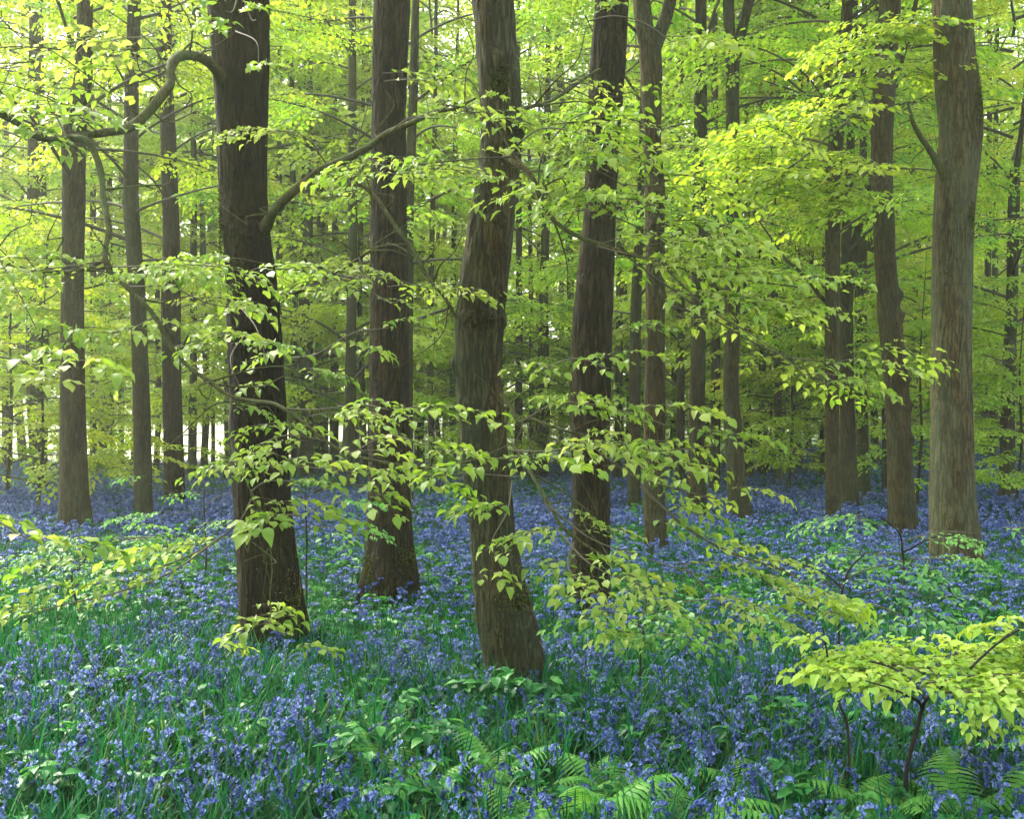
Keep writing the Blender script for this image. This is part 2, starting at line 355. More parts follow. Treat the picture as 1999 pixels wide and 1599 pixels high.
def spray(leafL, spacing, nside, near, droop=0.35, seed=0, twig_k=3, tilt=0.35):
    """flat beech spray, main axis along +X, about 1 m long; slot 0 leaf, slot 1 twig"""
    r = np.random.default_rng(seed)
    mb = MB(); tpl = leaf_near_T() if near else leaf_far_T()
    t = np.linspace(0, 1, 9)
    ph = r.random() * 6
    main = np.stack([t, 0.05 * np.sin(t * 7 + ph) + 0.02 * np.sin(t * 19 + ph), 0.07 * np.sin(t * 3) - 0.16 * t * t], 1)
    tw = [(main, 0.006, 0.35)]
    for i in range(nside):
        u = 0.08 + 0.84 * (i + r.random() * 0.5) / nside
        b = np.array([np.interp(u, t, main[:, k]) for k in range(3)])
        s = 1 if i % 2 else -1
        ang = s * math.radians(r.uniform(38, 62)); ln = (0.52 * (1 - u) ** 0.7 + 0.12) * r.uniform(0.75, 1.15)
        q = np.linspace(0, 1, 6)
        tn = ang * (1 - 0.25 * q)
        dx = np.cumsum(np.cos(tn)) / 6 * ln; dy = np.cumsum(np.sin(tn)) / 6 * ln
        z = r.normal(0, 0.06) * q * ln - 0.18 * q * q * ln
        tw.append((np.stack([b[0] + dx - dx[0], b[1] + dy - dy[0], b[2] + z], 1), 0.0035, 0.1))
    P = []; D = []; U = []
    for c, rad, st in tw:
        tube(mb, c, np.linspace(rad, rad * 0.35, len(c)), twig_k, mat=1, rnd=r.random())
        seg = np.linalg.norm(np.diff(c, axis=0), axis=1); s_ = np.concatenate([[0], np.cumsum(seg)]); Lt = s_[-1]
        k = np.arange(st * Lt, Lt, spacing)
        for j, d in enumerate(list(k) + [Lt]):
            d = min(Lt, max(0, d + (r.normal(0, spacing * 0.2) if d < Lt else 0)))
            p = np.array([np.interp(d, s_, c[:, a]) for a in range(3)]); p2 = np.array([np.interp(min(Lt, d + .02), s_, c[:, a]) for a in range(3)]); p1 = np.array([np.interp(max(0, d - .02), s_, c[:, a]) for a in range(3)])
            tg = nrm(p2 - p1); side = np.array([-tg[1], tg[0], 0])
            a = 0 if d >= Lt else (1 if j % 2 else -1) * math.radians(r.uniform(35, 65))
            dd = tg * math.cos(a) + side * math.sin(a) + [0, 0, -abs(r.normal(droop * 0.6, droop * 0.5))]
            P.append(p); D.append(dd); U.append([r.normal(0, tilt), r.normal(0, tilt), 1])
    n = len(P)
    P = np.array(P); D = np.array(D); U = np.array(U)
    if near:
        v = r.integers(0, 4, n)
        for k in range(4):
            i = v == k; put_leaves(mb, leaf_near_T(k), P[i], D[i], U[i], leafL * r.uniform(0.5, 1.2, i.sum()), r.random(i.sum()))
    else: put_leaves(mb, tpl, P, D, U, leafL * r.uniform(0.7, 1.15, n), r.random(n))
    return mb.arrays()

SP_NEAR = [spray(0.108, 0.11, 7, True, seed=20 + i, droop=0.16, tilt=0.2) for i in range(7)]
SP_BIG = [spray(0.158, 0.165, 5, True, seed=30 + i, droop=0.3, tilt=0.33) for i in range(8)]
SP_MID = [spray(0.085, 0.075, 9, False, seed=40 + i) for i in range(5)]
SP_FAR = [spray(0.13, 0.105, 8, False, seed=60 + i) for i in range(4)]
SP_TIER = [spray(0.28, 0.26, 4, True, seed=80 + i, droop=0.14, tilt=0.22) for i in range(8)]

def dirmat(az, el, roll, sc):
    az = np.asarray(az, float); n = len(az); el = np.broadcast_to(el, (n,)); roll = np.broadcast_to(roll, (n,)); sc = np.broadcast_to(sc, (n,))
    D = np.stack([np.cos(az) * np.cos(el), np.sin(az) * np.cos(el), np.sin(el)], 1)
    S0 = np.stack([-np.sin(az), np.cos(az), np.zeros(n)], 1); U0 = np.cross(D, S0)
    S = S0 * np.cos(roll)[:, None] + U0 * np.sin(roll)[:, None]; U = np.cross(D, S)
    return np.stack([D, S, U], 2) * sc[:, None, None]

def put_sprays(mb, sps, P, az, el, roll, sc, mix=0.45, r=None):
    P = np.asarray(P, float); n = len(P); v = rng.integers(0, len(sps), n)
    Mx = dirmat(az, el, roll, sc)
    for k in range(len(sps)):
        i = v == k
        mb.inst(sps[k], Mx[i], P[i], None if r is None else r[i], mix)

def crown_mesh(name, seed, z0, z1, nlimb, Lmin, Lmax, per_m, sps, scale, mats, rise=(10, 40), start=0.28, top=True):
    global rng
    keep = rng; rng = np.random.default_rng(seed)
    mb = MB(); az0 = rng.random() * 6
    P = []; A = []; E = []; S = []
    for i in range(nlimb):
        u = (i + rng.random()) / nlimb
        z = z0 + (z1 - z0) * u
        az = az0 + i * 2.39996 + rng.normal(0, 0.35)
        L = rng.uniform(Lmin, Lmax) * (1.0 if u < 0.7 else 1.0 - 0.6 * (u - 0.7) / 0.3)
        e0 = math.radians(rng.uniform(*rise) + 25 * max(0, u - 0.6)); 
        q = np.linspace(0, 1, 8)
        el = e0 * (1 - 1.35 * q); azq = az + np.cumsum(rng.normal(0, 0.09, 8))
        st = L / 7
        c = np.cumsum(np.stack([np.cos(azq) * np.cos(el), np.sin(azq) * np.cos(el), np.sin(el)], 1) * st, 0)
        c = np.vstack([[0, 0, 0], c]) + [0, 0, z]
        r0 = 0.008 + 0.0085 * L
        tube(mb, smooth_poly(c, 0.5), np.linspace(r0, 0.006, len(smooth_poly(c, 0.5))), 4, mat=1, rnd=rng.random())
        n = max(3, int(L * per_m))
        t = np.sqrt(rng.uniform(start ** 2, 1, n)); tt = np.linspace(0, 1, 9)
        p = np.stack([np.interp(t, tt, c[:, k]) for k in range(3)], 1)
        sd = np.where(rng.random(n) < 0.5, 1, -1) * np.radians(rng.uniform(5, 75, n))
        P.append(p + rng.normal(0, 0.06, (n, 3))); A.append(az + sd); E.append(rng.normal(-0.08, 0.16, n)); S.append(scale * rng.uniform(0.7, 1.3, n))
    P = np.vstack(P); A = np.concatenate(A); E = np.concatenate(E); S = np.concatenate(S)
    put_sprays(mb, sps, P, A, E, rng.normal(0, 0.2, len(P)), S)
    me = mb.mesh(name, mats, smooth=False)
    rng = keep
    return me

CR = {}
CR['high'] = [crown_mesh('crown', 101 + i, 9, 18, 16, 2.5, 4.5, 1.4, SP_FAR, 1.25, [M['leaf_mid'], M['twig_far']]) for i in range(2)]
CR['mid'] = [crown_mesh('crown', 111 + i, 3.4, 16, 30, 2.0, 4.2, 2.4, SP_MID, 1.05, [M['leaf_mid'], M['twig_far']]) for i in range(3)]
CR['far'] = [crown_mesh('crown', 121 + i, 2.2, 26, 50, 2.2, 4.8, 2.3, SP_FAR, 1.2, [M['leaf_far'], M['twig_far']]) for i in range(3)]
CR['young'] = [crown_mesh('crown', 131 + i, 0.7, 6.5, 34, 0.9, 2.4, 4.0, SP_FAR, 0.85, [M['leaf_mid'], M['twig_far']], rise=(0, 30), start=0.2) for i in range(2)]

# ------------------------------------------------------------------ trunks
def trunk_geo(mb, zs, xs, ys, rs, dz, k, amp, seed, zg=0.0, flare=0.35, knots=(), mat=0):
    """zs ascending; local coordinates"""
    n = max(8, int((zs[-1] - zs[0]) / dz))
    z = np.linspace(zs[0], zs[-1], n)
    def f(v):
        w = np.interp(z, zs, v); m = max(1, int(0.18 / (z[1] - z[0])))
        if m > 1:
            ker = np.hanning(2 * m + 1); ker /= ker.sum(); w = np.convolve(np.pad(w, m, mode='reflect', reflect_type='odd'), ker, 'valid')
        return w
    x, y, r = f(xs), f(ys), f(rs)
    th = np.arange(k) / k * 2 * PI
    R = r[:, None] * np.ones(k)[None]
    h = np.clip(z - zg, 0, None)[:, None]
    but = 0.5 + 0.5 * np.cos(5 * th + seed) * 0.6 + 0.3 * np.cos(3 * th + 2 * seed)
    R = R * (1 + flare * np.exp(-h / 0.32) * but[None] * 1.0 + 0.1 * flare * np.exp(-h / 0.6))
    cx, cy = np.cos(th)[None], np.sin(th)[None]
    X = R * cx; Y = R * cy; Z = z[:, None] + 0 * X
    R = R * (1 + 0.05 * (noise(cx * 1.2 + seed, cy * 1.2, Z * 0.9) - 0.5) * 2 + 0.035 * (noise(cx * 2.6 + seed, cy * 2.6 + 5, Z * 2.1) - 0.5) * 2)
    if amp:
        s = 1.0
        nn = noise(X * 30 + seed * 3, Y * 30, Z * 4.5) ; nn = 1 - np.abs(nn - 0.5) * 2
        n2 = noise(X * 62 + seed, Y * 62, Z * 11)
        R = R + amp * (nn - 0.6) + amp * 0.6 * (n2 - 0.5)
    for (kz, ka, kw, kh) in knots:    # local bulges
        d = ((Z - kz) / kw) ** 2 + (np.angle(np.exp(1j * (th - ka)))[None] * r[:, None] / kw) ** 2
        R = R + kh * np.exp(-d) * (0.6 + 0.8 * noise(X * 40, Y * 40, Z * 40))
    V = np.stack([x[:, None] + R * cx, y[:, None] + R * cy, Z], -1).reshape(-1, 3)
    i = np.arange(n - 1)[:, None]; j = np.arange(k)[None]
    q = np.stack([i * k + j, i * k + (j + 1) % k, (i + 1) * k + (j + 1) % k, (i + 1) * k + j], -1).reshape(-1, 4)
    mb.add(V, q, mat=mat)
    return (lambda zz: (np.interp(zz, z, x), np.interp(zz, z, y), np.interp(zz, z, r)))

HERO = {}
def make_tree(label, base_y, rows, mat, crown='mid', H=17.0, name='beech_tree', cat='tree', group=None, forks=(), hi=False, knots=(), cvar=None, cs=1.0, cz=0.0, Y=None, lean_y=0.0):
    """rows: (y_px, xl_px, xr_px) top to bottom. forks: polylines of (px,py,width_px) stems"""
    rows = sorted(rows, key=lambda r: -r[0])
    if Y is None: Y = depth(base_y)
    y0, xl, xr = rows[0]
    xb = ((xl + xr) / 2 - 999.5) / F * Y
    zg = float(ground(xb, Y))
    for _ in range(3):
        if not hi or True: pass
    # depth follows the terrain height so the visible base row stays right
    for _ in range(4):
        Y = F * (CAMH - 0.27 - zg) / (base_y - HZ) if base_y > HZ + 12 and CAMH - 0.27 - zg > 0.2 else Y
        Y = min(Y, 95); xb = ((xl + xr) / 2 - 999.5) / F * Y; zg = float(ground(xb, Y))
    zs, xs, ys, rs = [-0.35], [0.0], [0.0], [(xr - xl) / 2 / F * Y * 1.02]
    for (py, a, b) in rows:
        p = at((a + b) / 2, py, Y); zl = p[2] - zg
        if zl <= zs[-1] + 0.05: continue
        zs.append(zl); xs.append(p[0] - xb); ys.append(lean_y * zl); rs.append((b - a) / 2 / F * Y)
    xs[0] = xs[1] - 0.3 * ((xs[2] - xs[1]) if len(xs) > 2 else 0)
    # above the frame
    zt = zs[-1]; xt = xs[-1]; rt = rs[-1]
    sl = 0.0
    if len(zs) > 2: sl = np.clip((xs[-1] - xs[-2]) / (zs[-1] - zs[-2]), -0.08, 0.08)
    H = max(H, zt + 2.0)
    if not forks:
        for q in (0.25, 0.5, 0.75, 1.0):
            z = zt + (H - zt) * q
            zs.append(z); xs.append(xt + sl * (z - zt) * 0.6); ys.append(lean_y * z); rs.append(rt * (1 - 0.8 * q))
    root = empty(name, (xb, Y, zg), label, cat, group)
    mb = MB(); seed = (xb * 7.3 + Y) % 10
    px_per_m = F / Y
    if hi: k, dz, amp = 110, 0.022, 0.011
    elif Y < 28: k, dz, amp = 40, 0.06, 0.008
    else: k, dz, amp = 16, 0.35, 0.004
    f = trunk_geo(mb, np.array(zs), np.array(xs), np.array(ys), np.array(rs), dz, k, amp, seed, flare=0.6 if hi else 0.4, knots=knots)
    for fk in forks:
        pts = [np.append(at(a, b, Y) - [xb, Y, zg], w / 2 / F * Y) for a, b, w in fk]
        d = pts[-1][:3] - pts[-2][:3]; d = d / np.linalg.norm(d)
        for q in (1, 2, 3): pts.append(np.append(pts[-1][:3] + d * (H - pts[-1][2] if q == 1 else 2.0) * 0.4 + [0, 0.1, 0.3], pts[-1][3] * 0.6))
        sp = smooth_poly(np.array(pts), 0.12)
        tube(mb, sp[:, :3], sp[:, 3], 20 if Y < 28 else 10, rough=0.12)
    tr = mb.build('trunk', [mat], root)
    if crown:
        v = CR[crown]; i = (int(abs(xb) * 13 + Y * 7) if cvar is None else cvar) % len(v)
        c = bpy.data.objects.new('crown', v[i]); COL.objects.link(c); c.parent = root
        cx = f(6.0)[0]
        c.location = (float(cx), 0, cz); c.rotation_euler = (0, 0, (xb * 3.1 + Y * 1.7) % 6.28); c.scale = (cs, cs, 1)
    return dict(root=root, Y=Y, xb=xb, zg=zg, f=f)

def C(y, xc, w): return (y, xc - w / 2, xc + w / 2)

T1 = make_tree('thick dark mossy beech trunk with two arching bare side boughs and a dark burr', 1228,
    [(0,406,523),(60,412,525),(120,418,524),(200,421,521),(300,425,519),(380,430,520),(450,436,524),(520,440,536),(600,443,545),(700,446,551),(800,449,556),(900,454,561),(1000,460,567),(1080,465,575),(1150,470,581),(1215,474,588)],
    M['bark_moss'], 'high', hi=True, H=18, knots=[(3.02,-1.15,0.09,0.05),(3.15,-1.75,0.12,0.025),(5.0,0.1,0.2,0.03)])
T2 = make_tree('straight brown furrowed trunk with moss skirt, between the mossy dark and bent grey trunks', 1143,
    [(0,730,800),(100,728,795),(200,727,791),(300,724,791),(400,722,794),(500,722,797),(600,722,798),(700,721,798),(800,721,800),(900,721,801),(1000,720,803),(1080,718,808),(1130,713,816)],
    M['bark_brown'], 'high', hi=True, H=19, cvar=1)
T3 = make_tree('bent grey brown trunk with knotty rings and mossy tuft, brambles at its foot', 1300,
    [(0,922,1003),(100,930,1011),(150,934,1016),(200,938,1020),(280,940,1019),(340,934,1015),(400,922,1008),(480,908,1000),(560,896,990),(650,890,980),(750,892,978),(850,898,985),(950,907,995),(1050,919,1005),(1150,925,1024),(1220,934,1043),(1300,957,1054)],
    M['bark_grey'], 'high', hi=True, H=16, knots=[(2.42,-1.2,0.05,0.03),(2.43,-2.0,0.06,0.035),(2.4,-0.5,0.06,0.03),(2.15,3.3,0.06,0.03),(1.86,-1.4,0.05,0.022),(1.86,-0.7,0.05,0.028),(1.87,-2.3,0.05,0.022),(3.0,-1.3,0.04,0.02),(2.85,-0.8,0.04,0.02),(3.6,-0.6,0.06,0.035),(3.5,-1.5,0.09,0.03),(3.3,-2.2,0.05,0.025),(4.0,-1.7,0.07,0.025)])
T4 = make_tree('broad very dark trunk half hidden by bright leaf sprays, behind the bent grey trunk', 1165,
    [(0,1163,1228),(130,1152,1222),(220,1149,1214),(300,1147,1208),(420,1139,1201),(520,1127,1198),(650,1116,1193),(800,1115,1190),(950,1118,1190),(1080,1118,1190),(1150,1116,1187)],
    M['bark_brown'], 'high', hi=True, H=19)
T8 = make_tree('pale lichen covered trunk with a sideways bulge, thickest of the trunks on the sapling side', 1085,
    [(0,1823,1893),(100,1825,1900),(180,1830,1914),(250,1838,1918),(350,1828,1908),(450,1822,1898),(600,1821,1895),(700,1822,1896),(800,1822,1897),(950,1819,1900),(1060,1821,1906)],
    M['bark_teal'], 'high', hi=True, H=19, cvar=1, knots=[(3.9,-1.0,0.15,0.015)])
T7 = make_tree('leaning brown trunk with a row of knobs down one side, beside the pale lichened trunk', 1030,
    [(0,1718,1758),(100,1710,1752),(250,1701,1742),(350,1702,1742),(500,1708,1748),(620,1714,1758),(760,1730,1774),(900,1734,1780),(1010,1737,1786)],
    M['bark_warm'], 'high', hi=True, H=18, knots=[(3.75,-0.2,0.09,0.07),(3.45,-0.1,0.07,0.07),(2.9,-0.2,0.07,0.05),(2.5,-0.5,0.07,0.05),(2.1,-0.4,0.07,0.05),(1.6,-0.6,0.07,0.04)])
T5 = make_tree('slim knobbly trunk of two fused stems forking high up, behind the broad dark trunk', 1062,
    [(60,1246,1290),(150,1250,1293),(280,1256,1290),(350,1258,1297),(500,1261,1298),(640,1261,1298),(800,1258,1298),(950,1256,1296),(1050,1257,1301)],
    M['bark_warm'], 'high', H=18, forks=[[(1262,80,34),(1252,0,34),(1246,-80,32)],[(1280,90,26),(1300,30,26),(1315,-30,25)]], knots=[(4.6,-0.6,0.1,0.05),(4.2,-2.0,0.1,0.04),(3.3,-0.8,0.1,0.04)])
T6 = make_tree('smooth slender trunk splitting into a neat Y fork near the top', 1005,
    [(100,1417,1444),(200,1417,1443),(400,1418,1445),(600,1415,1445),(750,1412,1442),(870,1416,1450),(960,1421,1460),(1000,1425,1467)],
    M['bark_grey'], 'high', H=18, forks=[[(1428,120,24),(1424,60,22),(1422,0,22),(1420,-80,20)],[(1433,120,24),(1445,70,20),(1460,10,20),(1476,-60,19)]])
T9 = make_tree('straight brown trunk with bark ring near its foot, first trunk along the pale field gap', 1022,
    [(60,150,180),(150,145,180),(270,121,166),(330,121,166),(450,122,164),(600,121,163),(750,120,165),(900,118,169),(960,118,172),(1010,119,178)],
    M['bark_warm'], 'mid', H=18, knots=[(0.75,-1.3,0.08,0.02),(0.75,-0.4,0.08,0.02)], cz=1.5)
T10 = make_tree('dark narrow trunk leaning slightly, ivy tuft at its base, second from the field gap', 1006,
    [(0,250,275),(200,243,270),(400,240,270),(600,255,285),(750,259,291),(900,262,296),(1000,265,297)], M['bark_dark'], 'mid', H=18, cz=1.0)
T11 = make_tree('furrowed brown trunk with leaves across its middle, third from the field gap', 976,
    [(0,310,334),(120,308,335),(300,315,345),(450,318,350),(600,315,352),(800,318,355),(960,322,360)], M['bark_brown'], 'mid', H=19, cz=0.6)
T12 = make_tree('slender straight brown stem standing before the dark forked stem', 1006,
    [(60,1640,1662),(200,1626,1654),(350,1610,1640),(500,1612,1640),(700,1610,1638),(900,1612,1638),(1000,1613,1640)], M['bark_warm'], 'mid', H=18, cz=1.2)
T13 = make_tree('dark stem forking at head height of the canopy, close behind the slender brown stem', 986,
    [(500,1642,1672),(600,1638,1664),(800,1640,1668),(975,1642,1674)], M['bark_dark'], 'mid', H=18, forks=[[(1656,520,22),(1652,470,20),(1656,400,18),(1660,300,16)],[(1660,520,18),(1672,460,15),(1690,400,15),(1698,370,13)]])
T14 = make_tree('grey green stem just beyond the dark forked stem', 966,
    [(300,1678,1692),(400,1675,1692),(600,1668,1692),(800,1672,1694),(955,1673,1698)], M['bark_far'], 'mid', H=18)
T15 = make_tree('slim dark trunk with forked limbs at the wood edge beyond the lichened trunk', 970,
    [(330,1972,1990),(400,1968,1990),(600,1965,1986),(700,1958,1982),(800,1953,1980),(960,1952,1979)], M['bark_dark'], 'mid', H=16, forks=[[(1978,420,14),(1985,330,12),(1996,240,10),(2004,150,9)]], cz=0.6)
T16 = make_tree('dark straight trunk with a fork of thin limbs, beside the Y forked slender trunk', 1000,
    [(0,1358,1379),(200,1355,1380),(400,1352,1380),(600,1350,1378),(800,1345,1375),(900,1344,1375),(990,1342,1380)], M['bark_dark'], 'mid', H=18, cz=1.0)

mid_list = [
 ('short dark trunk between the dark straight trunk and the Y forked trunk', 955, [C(500,1396,16),C(700,1397,18),(945,1386,1406)], 'bark_dark', 'mid'),
 ('crooked dark trunk with low branches, alone in the gap behind the bent grey trunk', 928, [C(400,1066,16),C(600,1061,18),(800,1046,1074),(920,1044,1070)], 'bark_dark', 'mid'),
 ('grey trunk with leafy lower stem, pair partner behind the mossy dark trunk', 930, [C(200,602,18),(300,590,612),(600,583,610),(900,580,611)], 'bark_far', 'mid'),
 ('narrow dark stem touching the grey pair trunk behind the mossy dark trunk', 925, [C(500,573,14),(600,567,582),(900,568,585)], 'bark_dark', 'far'),
 ('thin black looking stem in the row before the furrowed moss skirt trunk', 908, [C(500,634,13),(640,625,641),(900,623,641)], 'bark_dark', 'far'),
 ('thin green grey stem beside the black looking stem, slightly swollen', 910, [C(500,654,14),(640,645,662),(900,643,661)], 'bark_far', 'far'),
 ('stout trunk veiled by drooping foliage at the dark side near the field gap', 946, [C(400,72,36),(680,52,95),(800,54,92),(935,60,92)], 'bark_far', 'mid'),
 ('thin dark trunk with pale strip of field showing on both sides', 918, [C(500,213,12),(700,204,220),(910,207,223)], 'bark_dark', 'far'),
 ('slim trunk next to the first brown trunk, against the bright field', 922, [C(500,182,12),(700,176,191),(915,175,190)], 'bark_far', 'far'),
 ('faint thin trunk standing in the field gap centre', 905, [C(500,236,10),(900,231,242)], 'bark_far', 'far'),
 ('dark thin trunk right up against the furrowed brown trunk', 935, [C(450,378,13),(690,371,385),(925,366,384)], 'bark_dark', 'far'),
 ('pole thin sapling trunk standing straight in the bright gap', 910, [C(500,416,6),(700,413,420),(900,412,420)], 'bark_far', 'far'),
 ('dark trunk peeking out from behind the mossy dark trunk', 930, [C(400,446,14),(690,438,455),(925,438,456)], 'bark_dark', 'far'),
 ('grey trunk with pale gaps at both sides before the moss skirt trunk', 912, [C(400,689,16),(600,678,698),(900,676,699)], 'bark_far', 'far'),
 ('dark shadowed trunk hugging the back of the moss skirt trunk', 980, [C(0,812,14),C(200,806,18),(400,788,808),(700,788,806),(970,786,806)], 'bark_dark', 'mid'),
 ('dark slim trunk in the alley between the moss skirt and bent grey trunks', 905, [C(300,824,14),(600,812,828),(900,808,828)], 'bark_dark', 'far'),
 ('very thin stem in the bright alley beside the bent grey trunk', 897, [C(450,868,8),(700,864,875),(890,863,875)], 'bark_far', 'far'),
 ('dark trunk close beside the slim knobbly trunk', 985, [C(400,1250,14),(600,1230,1252),(800,1228,1250),(975,1226,1250)], 'bark_dark', 'mid'),
 ('dark trunk just beyond the Y forked trunk, first of two', 940, [C(450,1458,12),(700,1450,1464),(930,1452,1470)], 'bark_dark', 'far'),
 ('dark trunk in a bluebell clearing, second one beyond the Y forked trunk', 925, [C(400,1487,12),(700,1481,1495),(915,1479,1498)], 'bark_dark', 'far'),
 ('pale hazy trunk in the clearing before the slender brown stem', 900, [C(300,1570,14),(700,1567,1582),(890,1569,1584)], 'bark_far', 'far'),
 ('narrow dark trunk half hidden behind the slender brown stem', 932, [C(420,1612,12),(700,1602,1614),(925,1600,1612)], 'bark_dark', 'far'),
 ('narrow shaded trunk hugging the leaning knobbed trunk', 958, [C(500,1722,12),(700,1722,1735),(950,1722,1736)], 'bark_dark', 'far'),
 ('pale hazy trunk in the gap between the knobbed and pale lichened trunks', 897, [C(400,1790,14),(700,1786,1800),(890,1788,1803)], 'bark_far', 'far'),
 ('second pale hazy trunk in the gap between the knobbed and lichened trunks', 892, [C(500,1812,11),(880,1806,1818)], 'bark_far', 'far'),
 ('thin twin stem beyond the pale lichened trunk', 900, [C(300,1912,10),(700,1905,1916),(890,1904,1916)], 'bark_far', 'far'),
 ('curving pale trunk beyond the slim dark edge trunk', 892, [C(400,1945,12),(700,1946,1958),(880,1950,1962)], 'bark_far', 'far'),
 ('leaning pale trunk with a swept base by the brushwood heap', 895, [C(500,1968,14),(700,1975,1992),(800,1984,2003),(885,1995,2018)], 'bark_far', 'far'),
 ('small dark trunk left of the crooked trunk in the deep gap', 897, [C(450,1096,9),(700,1090,1101),(890,1090,1101)], 'bark_far', 'far'),
 ('slim trunk between the knobbly and dark straight trunks', 942, [C(450,1330,13),(700,1322,1337),(930,1320,1337)], 'bark_dark', 'far'),
 ('tall thin trunk leaning through the upper canopy beside the broad dark trunk', 915, [C(0,1084,16),C(100,1090,15),C(240,1100,14),C(500,1112,14),C(900,1122,14)], 'bark_far', 'far'),
 ('slender trunk with side limbs crossing high behind the Y forked trunk', 918, [C(50,1556,12),C(120,1566,18),C(200,1574,18),C(500,1580,18),C(900,1546,19)], 'bark_far', 'far'),
 ('leaning slim stem high beside the moss skirt trunk', 912, [C(0,697,12),C(130,716,12),C(400,738,14),C(700,742,14),C(900,744,15)], 'bark_far', 'far'),
 ('dim trunk deep in foliage outside the stout veiled trunk', 912, [C(500,12,18),C(700,14,19),C(900,14,20)], 'bark_far', 'far'),
]
for lab, by, rows, mt, cr in mid_list:
    make_tree(lab.replace('right up', 'close up').replace('left of', 'beside'), by, rows, M[mt], cr, H=24, cz=0.4 if cr == 'mid' else 0.0)

# far ranks of beeches: individual trees, shared crowns
far_px = []
r2 = np.random.default_rng(5)
def far_tree(x, y, w, label, crown='far', H=27, cs=1.0):
    px = x / y * F + 999.5; zg = float(ground(x, y))
    root = empty('beech_tree', (x, y, zg), label, 'tree', 'distant beeches at the back of the wood')
    mb = MB(); zs = np.array([-0.4, 0.5, 3, 7, 14, H]); b = r2.normal(0, 0.12, 6); b[0] = b[1] = 0
    f = trunk_geo(mb, zs, np.cumsum(b), 0 * zs, w / 2 * np.array([1.15, 1.0, 0.92, 0.82, 0.6, 0.15]), 0.4, 14, 0.004, (x * 3 + y) % 10, flare=0.3)
    mb.build('trunk', [M['bark_far']], root)
    v = CR[crown]; c = bpy.data.objects.new('crown', v[int(r2.integers(len(v)))]); COL.objects.link(c); c.parent = root
    c.rotation_euler = (0, 0, r2.random() * 6.28); c.scale = (cs, cs, r2.uniform(0.9, 1.1)); c.location = (float(f(6)[0]), 0, r2.uniform(-0.4, 0.8))
n = 0
for row_y in (34, 41, 48, 55, 62, 71):
    half = 0.56 * row_y
    x = -half + r2.random() * 3
    while x < half:
        yy = row_y + r2.normal(0, 2.0)
        right_side = x > -0.2 * row_y
        if (row_y <= 58 or right_side) and not (row_y < 45 and abs(x + 0.33 * row_y) < 2.5):
            far_tree(x, yy, r2.uniform(0.22, 0.5), 'slim hazy beech among the distant ranks at the back of the wood', cs=r2.uniform(0.85, 1.2))
            n += 1
        x += r2.uniform(5.0, 8.5) * (0.8 if row_y >= 55 else 1.0) * (1.0 if row_y > 40 else 1.5)

for px, Y, w in [(262,38,.26),(305,44,.24),(398,41,.28),(470,36,.22),(548,40,.3),(712,42,.26),(845,38,.24),(885,44,.28),(1012,40,.3),(1035,46,.24),(1205,37,.28),(1225,45,.26),(1312,42,.26),(1380,46,.3),(1430,40,.26),(1528,43,.3),(1560,38,.24),(1708,40,.28),(1830,36,.22),(1925,42,.3)]:
    x = (px - 999.5) / F * Y; zg = float(ground(x, Y))
    root = empty('beech_tree', (x, Y, zg), 'thin dark stem among the middle ranks between the big trunks', 'tree', 'thin dark stems in the middle ranks')
    mb = MB(); b = r2.normal(0, .1, 6); b[0] = b[1] = 0
    f = trunk_geo(mb, np.array([-.4, .5, 3, 7, 14, 24]), np.cumsum(b), np.zeros(6), w / 2 * np.array([1.15, 1, .92, .82, .6, .15]), 0.4, 14, 0.004, px % 10, flare=0.3)
    mb.build('trunk', [M['bark_dark']], root)
    c = bpy.data.objects.new('crown', CR['high'][px % 2]); COL.objects.link(c); c.parent = root; c.rotation_euler = (0, 0, px % 6.28); c.location = (float(f(9)[0]), 0, 1.5)

